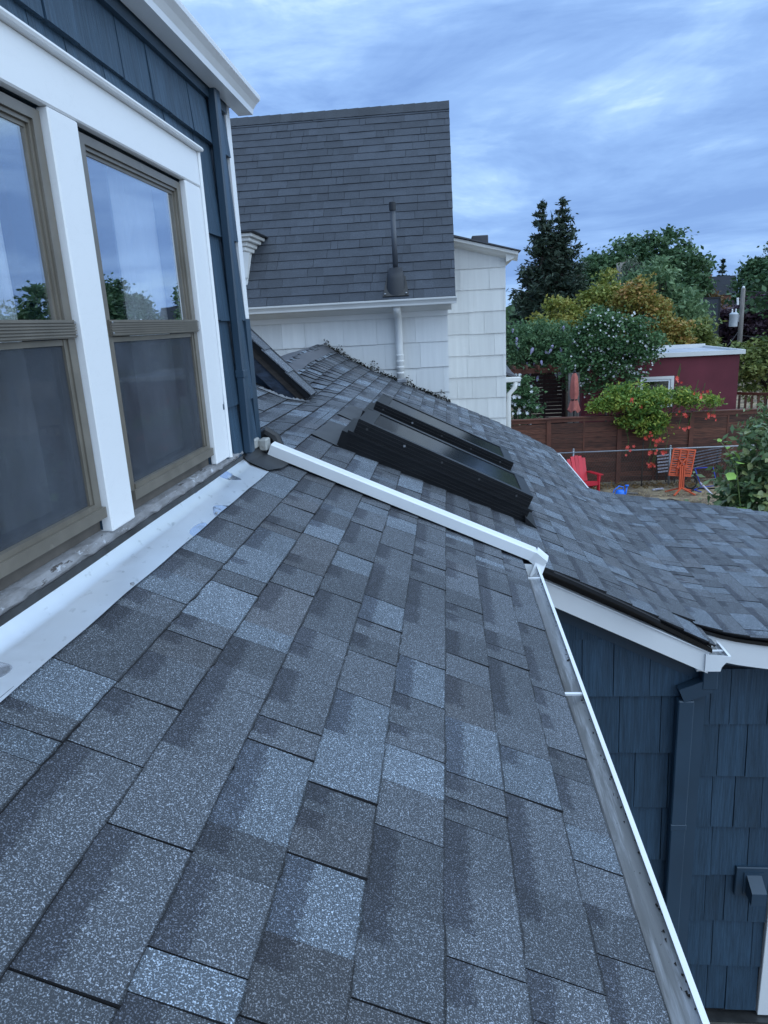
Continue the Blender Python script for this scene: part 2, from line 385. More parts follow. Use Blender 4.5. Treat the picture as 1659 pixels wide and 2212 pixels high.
# ================================================================== BLUE HOUSE
TH = R(24.5); SN, CN = math.sin(TH), math.cos(TH); D = .90
house = empty('blue_house', (-2.5, 3.0, G), 'navy shingled house with white window trim and grey asphalt roof in the foreground', 'house')
def smax(a, b, k):
    h = max(0., min(1., .5+.5*(a-b)/k)); return b*(1-h)+a*h+k*h*(1-h)
def zmain(x):
    z = (-D-SN*x)/CN
    if x > .3: z -= .062*(x-.3)**2
    return z
def sstep(a, b, v):
    t = max(0., min(1., (v-a)/(b-a))); return t*t*(3-2*t)
def dzr(x, y):
    f = max(0., min(1., (-.86-x)/.35)); lift = .075*(max(0., -.9-x)/.6)**1.5
    return -.085*f*(1-sstep(4.9, 7.8, y))*sstep(3.3, 3.7, y)+lift*sstep(5.8, 8.8, y)
def zext(x): return smax(zmain(x), -1.636-.155*(x-1.27), .10)
# arc length tables
def table(fn, x0, x1):
    X = np.linspace(x0, x1, 900); Z = np.array([fn(x) for x in X]); S = np.concatenate([[0], np.cumsum(np.hypot(np.diff(X), np.diff(Z)))])
    return X, Z, S-np.interp(-D*SN, X, S)
TM = table(zmain, -1.75, 1.30); TE = table(zext, -1.75, 3.7)
def at_s(T, s): return np.interp(s, T[2], T[0]), np.interp(s, T[2], T[1])
S0, EXP = -.340, .1427
SHV = []         # shingle unit meshes with ragged edges
def unit_shingle(seed, mat, rag=.03):
    r = random.Random(seed); n = 5
    lowe = [(i/n, r.uniform(-rag, rag)*.6 if 0 < i < n else r.uniform(-.01, .01)) for i in range(n+1)]
    V = [(u, v, 1.) for u, v in lowe]+[(u, v, -.05) for u, v in lowe]+[(1, 1, .22), (0, 1, .22), (1, 1, -.05), (0, 1, -.05)]
    k = n+1; a, b, c, d = 2*k, 2*k+1, 2*k+2, 2*k+3
    Fc = [tuple(range(k))+(a, b)]+[(i+1, i, k+i, k+i+1) for i in range(n)]+[(n, k+n, c, a), (0, b, d, k)]
    uv = [(V[i][0], V[i][1]) for f in Fc for i in f]
    return V, Fc, uv
UNITS = [unit_shingle(i, None) for i in range(6)]
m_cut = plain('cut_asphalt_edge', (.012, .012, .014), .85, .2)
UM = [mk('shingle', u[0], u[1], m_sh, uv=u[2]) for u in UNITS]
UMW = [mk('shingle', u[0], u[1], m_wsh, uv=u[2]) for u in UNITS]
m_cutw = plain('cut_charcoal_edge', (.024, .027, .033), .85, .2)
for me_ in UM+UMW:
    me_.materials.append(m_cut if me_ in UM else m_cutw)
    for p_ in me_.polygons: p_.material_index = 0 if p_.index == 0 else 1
def basis_m(p, ax, ay, az, sx, sy, sz):
    return Matrix(((ax[0]*sx, ay[0]*sy, az[0]*sz, p[0]), (ax[1]*sx, ay[1]*sy, az[1]*sz, p[1]), (ax[2]*sx, ay[2]*sy, az[2]*sz, p[2]), (0, 0, 0, 1)))
cells = []       # (matrix in C coords, unit index, rgba, area in picture)
def add_cell(store, p, ax, ay, az, sx, sy, sz, rgba):
    p = np.array(p); Mx = basis_m(p, ax, ay, az, sx, sy, sz); cs = []
    for u, v in ((0, 0), (1, 0), (1, 1), (0, 1)):
        q = p+np.array(ax)*sx*u+np.array(ay)*sy*v; cs.append(proj(q) if (RW.T@q)[2] > .15 else None)
    ar = 0
    if all(cs):
        c2 = [(min(max(c[0], 0), IW), min(max(c[1], 0), IH)) for c in cs]
        ar = abs(sum(c2[i][0]*c2[(i+1) % 4][1]-c2[(i+1) % 4][0]*c2[i][1] for i in range(4)))/2
    store.append([Mx, rnd.randrange(6), rgba, ar])
BASE = np.array([.096, .107, .124])
def tint(kind):
    b = {'d': rnd.uniform(.68, .85), 'm': rnd.uniform(.90, 1.10), 'l': rnd.uniform(1.2, 1.65)}[kind]
    c = BASE*b
    if kind == 'l': c = c*np.array([.96, 1.02, 1.05])
    elif rnd.random() < .12: c = c*np.array([1.05, 1.0, .97])
    return c
def field(store, T, y0f, y1f, s_lo, s_hi, exp=EXP, lines=.50, soft=1., top=False, eave=False):
    k0 = math.floor((s_lo-S0)/exp)
    for k in range(k0, int((s_hi-S0)/exp)+2):
        sb = S0+k*exp               # lower edge of this course
        st = sb-exp-.012
        if sb <= s_lo+.004 or (sb > s_hi and not (eave and sb-exp < s_hi-.02)): continue
        sb = min(sb, s_hi)
        if top and st < s_lo: st = s_lo
        xb, zb = at_s(T, sb); xt, zt = at_s(T, st)
        ay = np.array([xt-xb, 0, zt-zb]); ln = np.linalg.norm(ay); ay /= ln
        az = np.cross((0, 1, 0), ay); ax = (0, 1, 0)
        ya, yb = y0f((xb+xt)/2), y1f((xb+xt)/2); y = ya-rnd.uniform(0, .2); up = rnd.random() < .5
        while y < yb:
            wd = rnd.choice((.07, .10, .13, .16, .2, .25))*rnd.uniform(.85, 1.15); a, b = max(y, ya), min(y+wd, yb)
            y += wd
            if b-a < .02: continue
            line = rnd.random() < lines
            if line: up = not up
            kind = rnd.choices('dml', (.34, .46, .20) if soft == 1 else (.36, .38, .26))[0]
            c = tint(kind)*soft + BASE*(1-soft); h = (.0110 if up else .0075)+rnd.uniform(-.001, .0012)
            if soft < 1: al = rnd.choice((0., 0., 0., .5))
            b2 = b-(.003 if line else .0004)
            al = rnd.choice((.0, .45, .7, 1.2, 1.2)) if kind != 'l' else rnd.choice((0, .4, 1.2))
            d0, d1 = dzr(xb, (a+b)/2), dzr(xt, (a+b)/2)
            if d0 or d1:
                ay2 = np.array([xt-xb, 0, zt+d1-zb-d0]); l2 = np.linalg.norm(ay2); ay2 /= l2; az2 = np.cross((0, 1, 0), ay2)
                add_cell(store, (xb, a, zb+d0), ax, tuple(ay2), tuple(az2), b2-a, l2, h, (*c, al))
            else: add_cell(store, (xb, a, zb), ax, tuple(ay), tuple(az), b2-a, ln, h, (*c, al))
# near slope
field(cells, TM, lambda x: -.9, lambda x: 3.29, -.50, .772, top=True, eave=True)
# main slope beyond the laid downspout
y_near = lambda x: 3.33 if x > .42 else 3.30
y_far = lambda x: 8.79 if x < .0 else 8.86
sX = lambda T, x: float(np.interp(x, T[0], T[2]))
field(cells, TM, lambda x: 3.38 if x < -.9 else y_near(x), y_far, sX(TM, -1.52), sX(TM, -.80), soft=.95, top=True)
field(cells, TM, y_near, y_far, sX(TM, -.80), sX(TM, .98), soft=.95)
field(cells, TM, y_near, lambda x: 3.56, sX(TM, .98), sX(TM, 1.275), soft=.95, eave=True)
field(cells, TM, lambda x: 6.66, y_far, sX(TM, .98), sX(TM, 1.275), soft=.95, eave=True)
field(cells, TE, lambda x: 3.56 if x < 1.3 else 3.53, lambda x: 6.66 if x < 1.3 else 6.69, sX(TE, .98), sX(TE, 3.55), soft=.95)
def emit(store, parent, units, ms, stuffname, stuffmat, limit=300):
    store.sort(key=lambda c: -c[3]); P = WL[parent.name]
    for Mx, u, rgba, ar in store[:limit]:
        o = bpy.data.objects.new('shingle', units[u]); link(o, parent)
        Q = Mx.copy(); Q.translation = Q.translation+Vector((0, 0, ZC))-Vector(P); o.matrix_local = Q; o.color = rgba
    V, Fc, UV, VC = [], [], [], []
    for Mx, u, rgba, ar in store[limit:]:
        v, f, uv = UNITS[u]; k = len(V); A = np.array(Mx)
        V += [tuple((A@np.array([*q, 1]))[:3]) for q in v]; Fc += [tuple(i+k for i in q) for q in f]; UV += uv; VC += [rgba]*len(v)
    if V:
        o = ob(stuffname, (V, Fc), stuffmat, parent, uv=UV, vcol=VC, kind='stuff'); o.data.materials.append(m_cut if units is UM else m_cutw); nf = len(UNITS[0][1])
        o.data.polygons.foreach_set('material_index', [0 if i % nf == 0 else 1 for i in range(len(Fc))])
# decks -------------------------------------------------------------
def deck(T, x0, x1, y0, y1, th=.02, drop=.001):
    X = np.linspace(x0, x1, 24); Z = np.interp(X, T[0], T[1])-drop; V, Fc = [], []
    for y in (y0, y1):
        for dz in (0, -th): V += [(x, y, z+dz) for x, z in zip(X, Z)]
    n = 24
    for i in range(n-1):
        Fc += [(i, i+1, 2*n+i+1, 2*n+i), (n+i, 3*n+i, 3*n+i+1, n+i+1), (i, n+i, n+i+1, i+1), (2*n+i, 2*n+i+1, 3*n+i+1, 3*n+i)]
    Fc += [(0, 2*n, 3*n, n), (n-1, 2*n-1, 4*n-1, 3*n-1)]
    return V, Fc
roof = ob('roof', join(deck(TM, -.93, .325, -.9, 3.30), deck(TM, -1.52, -.86, 3.302, 8.84, .02, .088), deck(TM, -.86, 1.0, 3.302, 8.84), deck(TM, 1.0, 1.27, 3.36, 3.56), deck(TM, 1.0, 1.27, 6.66, 8.84), deck(TE, 1.0, 3.55, 3.562, 6.658)), m_felt, house)
emit(cells, roof, UM, m_sh, 'shingle_field', m_shs)
# ridge membrane where the roof dies into the neighbour's wall
Vr = []
for i, y in enumerate(np.linspace(6.3, 8.79, 8)):
    for j, x in enumerate(np.linspace(-1.80, -1.36, 5)):
        Vr.append((x, y, zmain(x if x > -1.52 else -1.52)+dzr(max(x, -1.52), y)+.014-(0 if x > -1.52 else (-1.52-x)*.25)+.006*math.sin(i*1.7+j)))
mm_memb = plain('grey_roof_membrane', (.085, .088, .10), .8, .12, 3)
ob('ridge_membrane', (Vr, [(i*5+j, i*5+j+1, i*5+j+6, i*5+j+5) for i in range(7) for j in range(4)]), mm_memb, house, True)
# dormer wall -------------------------------------------------------
XW = -.921
WIN = [(.998, 1.755), (1.897, 2.655)]; ZB, ZT = -.508, .526
def wallbox(y0, y1, z0, z1): return box(XW-.12, XW-.014, y0, y1, z0, z1)
dw = ob('dormer_wall', join(wallbox(-1.0, .998, -.62, .96), wallbox(1.7552, 1.8968, -.62, ZB-.031), wallbox(1.7552, 1.8968, ZB+.009, .96), wallbox(2.655, 3.296, -.62, .96), wallbox(.9982, 1.755, -.62, ZB-.031), wallbox(1.897, 2.6548, -.62, ZB-.031), wallbox(.9982, 1.755, ZT, .96), wallbox(1.897, 2.6548, ZT, .96),
     box(-2.4, XW-.1202, 3.18, 3.296, -1.1, .96)), m_navy_s, house)
WS = bpy.data.meshes.new
def unit_shake(mat):
    V = [(0, 0, 1.), (1, 0, 1.), (1, 1, .3), (0, 1, .3), (0, 0, 0), (1, 0, 0), (1, 1, 0), (0, 1, 0)]
    return mk('wall_shingle', V, [(0, 1, 2, 3), (1, 0, 4, 5), (2, 1, 5, 6), (0, 3, 7, 4), (3, 2, 6, 7)], mat)
US_navy, US_white = unit_shake(m_navy), unit_shake(m_wwhite)
def shakes(parent, unit, org, ax, az, rows, span, widths, th=.017, gap=.0035, jit=.004, skip=None, lap=.02):
    """rows: (z_bottom, z_top); ax: horizontal axis, az: outward normal; span(z)->(u0,u1)"""
    P = WL[parent.name]; n = 0
    for zb, zt in rows:
        u0, u1 = span(zb) ; u = u0-rnd.uniform(0, .1)
        while u < u1:
            w_ = rnd.choice(widths)*rnd.uniform(.85, 1.15); a, b = max(u, u0), min(u+w_, u1); u += w_
            if b-a < .015: continue
            j = rnd.uniform(-jit, jit); p = np.array(org)+np.array(ax)*a; p[2] = zb+j
            if skip and skip(a, b, zb, zt): continue
            o = bpy.data.objects.new('wall_shingle', unit); link(o, parent)
            Mx = basis_m(p+np.array([0, 0, ZC])-P, ax, (0, 0, 1), az, b-a-gap, zt-zb+lap, th*rnd.uniform(.85, 1.2)); o.matrix_local = Mx; n += 1
    return n
# window casing occupies y .86-2.82 below z .66
XS = XW-.013
ax_d, az_d = (0, 1, 0), (1, 0, 0)
def dspan(z): return (.3, 3.29) if z > .6 else (2.80, 3.29)
shakes(dw, US_navy, (XS, 0, 0), ax_d, az_d, [(.632, .725)], lambda z: (.3, 2.80), (.11, .15, .19, .23), .018, .003)
shakes(dw, US_navy, (XS, 0, 0), ax_d, az_d, [(.723, .955), (.375, .725), (.042, .377), (-.308, .044), (-.61, -.306)], dspan, (.11, .15, .19, .23), .024, .004)
frieze = ob('frieze_board', box(XS, XW+.018, .2, 3.27, .885, .957), m_navy_s, house)
# window casing
cas = ob('window_casing', join(bev(XW-.012, XW+.016, .86, 2.812, ZT+.0, .648), bev(XW-.05, XW+.014, 1.7565, 1.8955, ZB+.002, ZT-.001), bev(XW-.012, XW+.014, 2.656, 2.814, ZB+.006, ZT-.001), bev(XW-.012, XW+.014, .86, .996, ZB-.004, ZT-.001)), m_trim, house)
ob('drip_cap', extr([(0, 0), (.034, 0), (.038, .006), (.034, .014), (.02, .018), (0, .026)], lambda u, v, t: (XW+.0005+u, t, .648+v), .84, 2.828), m_white, cas)
ob('backband', extr([(0, 0), (.018, 0), (.024, .01), (.018, .02), (0, .02)], lambda u, v, t: (XW+.0005+u, 2.8145+v, t), ZB+.004, .647), m_trim, cas)
m_riser = plain('brown_riser', (.11, .095, .08), .7, .3, 9)
def window(y0, y1):
    yl, yr = y0+.036, y1-.003
    wn = ob('window', join(box(XW-.034, XW-.006, yl, yl+.026, ZB+.05, ZT-.012), box(XW-.034, XW-.006, yr-.034, yr, ZB+.05, ZT-.012), box(XW-.034, XW-.006, yl+.026, yr-.034, ZT-.036, ZT-.012)), m_bronze, house)
    ob('jamb_channel', join(box(XW-.075, XW-.062, y0+.001, yl-.001, ZB+.009, ZT-.001), box(XW-.062, XW-.036, yl-.008, yl-.001, ZB+.009, ZT-.001)), m_bronze_dk, wn)
    ob('head_channel', box(XW-.075, XW-.04, yl, yr, ZT-.011, ZT-.001), m_bronze_dk, wn)
    for i, (d, e) in enumerate(((.037, .007), (.047, .014))):
        ob('sash_bead', join(box(XW-.034, XW-.006-e, yl+.027+i*.01, yr-.035-i*.01, ZT-d-.0095, ZT-d), box(XW-.034, XW-.006-e, yl+.0265+i*.01, yl+.0355+i*.01, .047, ZT-d-.01), box(XW-.034, XW-.006-e, yr-.0435-i*.009, yr-.0345-i*.009, .047, ZT-d-.01)), m_bronze, wn)
    rail = ob('meeting_rail', box(XW-.034, XW+.001, yl+.006, yr-.004, .002, .046), m_bronze, wn)
    for i in range(6): ob('rail_rib', box(XW+.001, XW+.005, yl+.007, yr-.005, .005+i*.0068, .0085+i*.0068), m_bronze, rail)
    for yy in (yl+.012, yr-.010):
        for z_ in (.01, .039): ob('screw', lathe([(.003, 0), (.002, .002)], 8, (0, 0, 0)), m_galv, rail).matrix_local = Matrix.Translation((XW+.006-WL[rail.name][0], yy-WL[rail.name][1], z_+ZC-WL[rail.name][2]))@Matrix.Rotation(R(90), 4, 'Y')
    ob('lower_sash_rail', join(box(XW-.034, XW+.006, yl+.001, yr-.001, ZB+.046, ZB+.074), box(XW-.034, XW-.002, yl+.027, yr-.035, ZB+.0745, ZB+.088)), m_bronze, wn)
    ob('sash_stile', join(box(XW-.034, XW-.010, yl+.027, yl+.036, ZB+.089, .0), box(XW-.034, XW-.010, yr-.050, yr-.035, ZB+.089, .0), box(XW-.034, XW-.012, yl+.0365, yr-.0505, -.014, .0)), m_bronze, wn)
    ob('sill_riser', box(XW-.034, XW-.020, y0+.001, y1-.001, ZB+.0085, ZB+.0455), m_riser, wn)
    ob('upper_pane', box(XW-.026, XW-.023, yl+.036, yr-.044, .0465, ZT-.0475), m_glass, wn)
    ob('insect_screen', box(XW-.018, XW-.0165, yl+.0365, yr-.0505, ZB+.0885, -.0145), m_screen, wn)
    ob('lower_pane', box(XW-.034, XW-.0315, yl+.0365, yr-.0505, ZB+.0885, -.0145), m_glass, wn)
    return wn
wins = [window(*q) for q in WIN]
# sill and counterflashing
ys_ = np.linspace(.3, 3.02, 60); Vs = []
for y in ys_:
    j = .003*math.sin(y*31)+.003*math.sin(y*77+1)
    Vs += [(XW-.022, y, ZB+.008), (XW+.004+j, y, ZB+.003+j*.5), (XW+.012+j*.6, y, ZB-.014-j), (XW+.004, y, ZB-.03)]
so = ob('window_sill', box(XW-.12, XW-.020, .2, 3.0, ZB-.03, ZB+.0075), plain('brown_painted_sill', (.115, .10, .085), .7, .3, 9, bump=.3), house)
ob('sill_nosing', (Vs, [(i*4+k, i*4+k+1, i*4+k+5, i*4+k+4) for i in range(59) for k in range(3)]), m_sill, so)
zf = zmain(XW+.014)
ob('counter_flashing', extr(sheet([(0, ZB-.022), (.012, ZB-.026), (.014, zf+.022), (.020, zf+.018)], .0015), lambda u, v, t: (XW+u, t, v), .2, 3.03), m_flash_dk, house)
# apron flashing lying on the roof
NS, NY = 8, 60; Va = []
for j in range(NY+1):
    y = .1+(3.02-.1)*j/NY
    for i in range(NS+1):
        x = XW+.014+(.105)*i/NS; buck = .0009*math.sin(y*7+i*.4)+(.0012*math.sin(y*17)*(i/NS)**2)
        Va.append((x, y, zmain(x)+.0135+buck+(.02*(1-i/NS*4) if i < 2 else 0)*.7))
ap = ob('apron_flashing', (Va, [(j*(NS+1)+i, j*(NS+1)+i+1, (j+1)*(NS+1)+i+1, (j+1)*(NS+1)+i) for j in range(NY) for i in range(NS)]), m_flash, house, True)
for y in (1.62, 2.3): ob('flashing_nail', lathe([(.006, 0), (.005, .003), (.002, .004)], 10, (XW+.112, y, zmain(XW+.112)+.0155)), m_galv, ap)
# black flashing sheet at the corner
ob('corner_flashing', ([(XW+.0, 3.0, zmain(XW)+.055), (XW+.0, 3.36, zmain(XW)+.05), (XW+.06, 3.36, zmain(XW+.06)+.02), (XW+.16, 3.30, zmain(XW+.16)+.018), (XW+.15, 3.14, zmain(XW+.15)+.018), (XW+.115, 3.02, zmain(XW+.115)+.0185), (XW+.03, 3.01, zmain(XW)+.01)], [(0, 6, 5, 4, 3, 2, 1)]), m_black, house)
# eave and gutter of the dormer
def kgut(parent, fn, a, b, w_, h_, mat, name='gutter', lining=True, t=.0022, ends=(True, True)):
    """K profile: back at u=0, lip at u=w, v=0 top"""
    path = [(0, .012), (0, -h_), (w_*.62, -h_), (w_*.66, -h_*.72), (w_*.80, -h_*.45), (w_*.98, -h_*.24), (w_, -.004), (w_, 0), (w_-.012, .001)]
    g = ob(name, extr(sheet(path, t), fn, a, b), mat, parent)
    inn = [(u+(.003 if u < .02 else -.0035), v+(.0035 if v < -h_*.6 else 0)) for u, v in path[:7]]
    if lining: ob('gutter_lining', extr(sheet(inn, .0006), fn, a+.003, b-.003), m_gutin, g)
    endp = [path[i] for i in range(8)]
    for e, p, q in ((ends[0], a-.0015, a+.0015), (ends[1], b-.0015, b+.0015)):
        if e: ob('end_cap', extr([(u*1.005, v) for u, v in endp], fn, p, q), mat, g)
    return g
def hanger(g, fn, t, w_):
    ob('hanger', extr([(.0, -.004), (w_-.006, -.004), (w_-.006, -.010), (.0, -.010)], fn, t-.006, t+.006), m_alu, g)
gx0, gz0 = -.897, .992
gd = kgut(house, lambda u, v, t: (gx0+u, t, gz0+v), -.6, 3.435, .104, .072, m_alu, 'dormer_gutter')
ob('dormer_fascia', box(XS-.0, gx0-.004, -.6, 3.40, .9575, 1.02), m_alu, house)
ob('soffit', box(XS-.3, gx0-.006, -.6, 3.40, .9572-.012, .957), m_navy_s, house)
# dormer roof above (just its edge)
ob('dormer_roof', ([(-.875, -.6, 1.008), (-.875, 3.44, 1.008), (-3.2, 3.44, 1.55), (-3.2, -.6, 1.55), (-.875, -.6, 1.022), (-.875, 3.44, 1.022), (-3.2, 3.44, 1.565), (-3.2, -.6, 1.565)], [(0, 1, 2, 3), (7, 6, 5, 4), (0, 4, 5, 1), (1, 5, 6, 2), (2, 6, 7, 3), (3, 7, 4, 0)]), mm_memb, house)
# corner board and downspout
ob('corner_board', box(XW-.03, XW+.004, 3.2965, 3.36, .05, .945), m_trim, house)
ob('corner_board', box(XW-.03, XW+.004, 3.2965, 3.37, -.60, .049), m_navy_s, house)
def rspout(parent, name, x0, x1, y0, y1, z0, z1, mat):
    return ob(name, bev(x0, x1, y0, y1, z0, z1, .006), mat, parent)
dsp = rspout(house, 'downspout', XW+.008, XW+.046, 3.035, 3.095, -.53, .925, m_navy_s)
ob('downspout_collar', bev(XW+.006, XW+.048, 3.033, 3.097, -.20, -.165, .004), m_navy_s, dsp)
# interior rooms
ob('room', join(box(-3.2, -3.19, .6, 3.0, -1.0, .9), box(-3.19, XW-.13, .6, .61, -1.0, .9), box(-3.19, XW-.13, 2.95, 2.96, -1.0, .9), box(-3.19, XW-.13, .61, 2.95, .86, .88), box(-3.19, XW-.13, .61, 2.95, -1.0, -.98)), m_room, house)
def curtain(y0, y1, z0, z1, x):
    n = 40; V = []
    for i in range(n+1):
        y = y0+(y1-y0)*i/n; dx = .012*math.sin(i*1.35)+.006*math.sin(i*3.1)
        V += [(x+dx, y, z0), (x+dx*.7, y, z1)]
    return V, [(2*i, 2*i+2, 2*i+3, 2*i+1) for i in range(n)]
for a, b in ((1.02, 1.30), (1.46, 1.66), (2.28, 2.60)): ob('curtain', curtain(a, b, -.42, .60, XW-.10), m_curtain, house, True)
# ------------------------------------------------ downspout laid on the roof, and near gutter
def onroof(x, y, h): return (x-(-SN)*0+SN*h, y, zmain(x)+CN*h)
def lying(name, x0, x1, ya, yb, h0, h1, mat, parent, bv=.006):
    V = [onroof(x, y, h) for h in (h0, h1) for (x, y) in ((x0, ya), (x1, ya), (x1, yb), (x0, yb))]
    V2 = V[:4]+[onroof(x, y, h1) for (x, y) in ((x0, ya+bv), (x1, ya+bv), (x1, yb-bv), (x0, yb-bv))]+[onroof(x, y, h1-bv) for (x, y) in ((x0, ya), (x1, ya), (x1, yb), (x0, yb))]
    Fc = [(0, 3, 2, 1), (4, 5, 6, 7), (0, 1, 9, 8), (8, 9, 5, 4), (1, 2, 10, 6, 5, 9), (2, 3, 11, 10), (10, 11, 7, 6), (3, 0, 8, 4, 7, 11)]
    return ob(name, (V2, Fc), mat, parent)
ls = lying('laid_downspout', -.872, .372, 3.26, 3.34, .018, .072, m_alu, house)
ob('elbow', join(bar(onroof(.368, 3.30, .046), onroof(.425, 3.29, .028), .088, .056, (0, 0, 1)), bar((.418, 3.285, -1.155), (.385, 3.255, -1.225), .066, .05, (1, 0, 0))), m_alu, ls)
m_fit = plain('stained_plastic_fitting', (.36, .36, .34), .5, .25, 18, dirt=(.2, .17, .13), dirtpos=(.55, .7), dscale=25)
ob('fitting', join(bev(-.902, -.862, 3.25, 3.33, zmain(-.88)+.03, zmain(-.88)+.085, .006), bev(-.935, -.90, 3.20, 3.28, zmain(-.9)+.04, zmain(-.9)+.085, .006)), m_fit, ls)
ob('rubber_boot', tube([(-.93, 3.40, zmain(-.93)+.05), (-.90, 3.405, zmain(-.9)+.085), (-.86, 3.40, zmain(-.86)+.075), (-.835, 3.39, zmain(-.835)+.03)], [.03, .034, .034, .03], 10), m_black, ls)
gnx, gnz = .285, -1.158
fng = lambda u, v, t: (gnx+u, t, gnz+v-.004*(3.3-t)*.3)
gn = kgut(house, fng, -.7, 3.262, .122, .086, m_alu, 'near_gutter', ends=(True, True))
for t_ in (3.10, 2.06, .45): hanger(gn, fng, t_, .122)
ob('drip_edge', extr(sheet([(.25, zmain(.25)-.0215), (.328, zmain(.328)-.0215), (.330, zmain(.328)-.05)], .001), lambda u, v, t: (u, t, v), -.7, 3.27), m_blackmetal, house)
# leaf litter specks in the gutter
Vl, Fl = [], []
for i in range(420):
    t_ = rnd.uniform(-.6, 3.2); u = rnd.choice((rnd.gauss(.108, .006), rnd.uniform(.03, .1))); base = -.082 if u < .075 else -.082+(u-.075)*1.6
    p = np.array(fng(min(u, .117), min(base, -.012)+.001, t_)); k = len(Vl); a = rnd.uniform(0, 6.28); s = rnd.uniform(.0012, .004)
    for q in range(4): Vl.append((p[0]+s*math.cos(a+q*1.57), p[1]+s*1.6*math.sin(a+q*1.57), p[2]+rnd.uniform(.001, .004)))
    Fl.append((k, k+1, k+2, k+3))
ob('leaf_litter', (Vl, Fl), m_darkwood, gn, kind='stuff')
# ------------------------------------------------ near rake of the main roof, right of the near gutter
def raked(x0, x1, za, zb_, y0, y1, h, n=2):
    return [(x0, y0, za), (x1, y0, zb_), (x1, y1, zb_), (x0, y1, za), (x0, y0, za-h), (x1, y0, zb_-h), (x1, y1, zb_-h), (x0, y1, za-h)], [(0, 1, 2, 3), (7, 6, 5, 4), (0, 4, 5, 1), (1, 5, 6, 2), (2, 6, 7, 3), (3, 7, 4, 0)]
ob('rake_fascia', raked(.36, 1.262, -1.236, -1.676, 3.362, 3.382, .115), m_white, house)
ob('rake_fascia_cap', raked(.36, 1.262, -1.230, -1.670, 3.352, 3.386, .006), m_alu, house)
def strip(x0, x1, y0, y1, d0, d1, n=16):
    X = np.linspace(x0, x1, n); V = []
    for y in (y0, y1):
        for d in (d0, d1): V += [(x, y, zmain(x)-d) for x in X]
    Fc = []
    for i in range(n-1): Fc += [(i, i+1, n+i+1, n+i), (2*n+i, 3*n+i, 3*n+i+1, 2*n+i+1), (i, 2*n+i, 2*n+i+1, i+1), (n+i, n+i+1, 3*n+i+1, 3*n+i)]
    return V, Fc
ob('rake_drip_edge', strip(.40, 1.27, 3.345, 3.36, .0215, .045), m_blackmetal, house)
ob('rake_board', strip(.40, 1.262, 3.40, 3.42, .0225, .16), m_darkwood, house)
# eave gutters of the main slope
ez = zmain(1.25)
fe = lambda u, v, t: (1.243+u, t, -1.692+v)
g1 = kgut(house, fe, 3.352, 3.535, .122, .082, m_alu, 'eave_gutter', ends=(True, False)); hanger(g1, fe, 3.43, .122)
g2 = kgut(house, fe, 6.72, 8.90, .122, .082, m_alu, 'eave_gutter', ends=(False, True))
for t_ in (6.9, 7.4, 7.9, 8.4): hanger(g2, fe, t_, .122)
ob('eave_fascia', box(1.215, 1.24, 6.70, 8.86, -1.79, -1.645), m_white, house)
ob('eave_fascia', box(1.215, 1.24, 3.384, 3.53, -1.79, -1.66), m_white, house)
ob('far_rake_fascia', strip(.05, 1.24, 8.845, 8.865, .0225, .15), m_white, house)
# extension fascia
def strip_e(x0, x1, y0, y1, d0, d1, n=30):
    X = np.linspace(x0, x1, n); Z = [zext(x) for x in X]; V = []
    for y in (y0, y1):
        for d in (d0, d1): V += [(x, y, z-d) for x, z in zip(X, Z)]
    Fc = []
    for i in range(n-1): Fc += [(i, i+1, n+i+1, n+i), (2*n+i, 3*n+i, 3*n+i+1, 2*n+i+1), (i, 2*n+i, 2*n+i+1, i+1), (n+i, n+i+1, 3*n+i+1, 3*n+i)]
    Fc += [(0, n, 3*n, 2*n), (n-1, 3*n-1, 4*n-1, 2*n-1)]
    return V, Fc
ob('porch_drip_edge', strip_e(1.22, 3.55, 3.538, 3.552, .0215, .040), m_blackmetal, house)
ob('porch_fascia', strip_e(1.24, 3.55, 3.5525, 3.575, .0415, .175), m_white, house)
ob('porch_fascia', strip_e(1.24, 3.55, 6.66, 6.68, .0225, .16), m_white, house)
ob('porch_eave_fascia', box(3.552, 3.575, 3.55, 6.68, zext(3.55)-.17, zext(3.55)-.02), m_white, house)
# lower walls
m_gap = plain('gap_shade_backing', (.006, .010, .018), .8, .2)  # near-black backing, painted shade showing as lines between the shake rows
wl1 = ob('lower_wall', join(extr([(.20, G), (1.305, G), (1.305, -1.74), (1.25, -1.72), (.20, -1.20)], lambda u, v, t: (u, t, v), 3.51, 3.60), box(1.22, 1.305, 3.6002, 3.80, G, -1.70)), m_gap, house)
wl2 = ob('lower_wall', extr([(1.3055, -4.43), (3.3, -4.43), (3.3, -2.10), (1.3055, -1.76)], lambda u, v, t: (u, t, v), 3.78, 3.90), m_gap, house)
ob('main_wall', join(box(1.12, 1.21, 3.802, 8.75, G, -1.72), box(-1.4, 1.12, 8.66, 8.74, G, -1.72), box(3.2, 3.3, 3.902, 6.6, G, -2.10)), m_navy_s, house)
ob('side_wall', join(box(.10, .20, -1.0, 3.505, G, -1.24), box(.10, .28, -1.0, 3.26, -1.255, -1.242)), m_navy_s, house)
rk = lambda x: -1.236-(x-.36)*.488-.118
def rakeskip(a, b, zb, zt): return zb > rk(b)-.05
Wd = (.12, .16, .2, .25)
rows1 = [(-1.64-.345*i, -1.64-.345*(i-1)) for i in range(0, 9)]
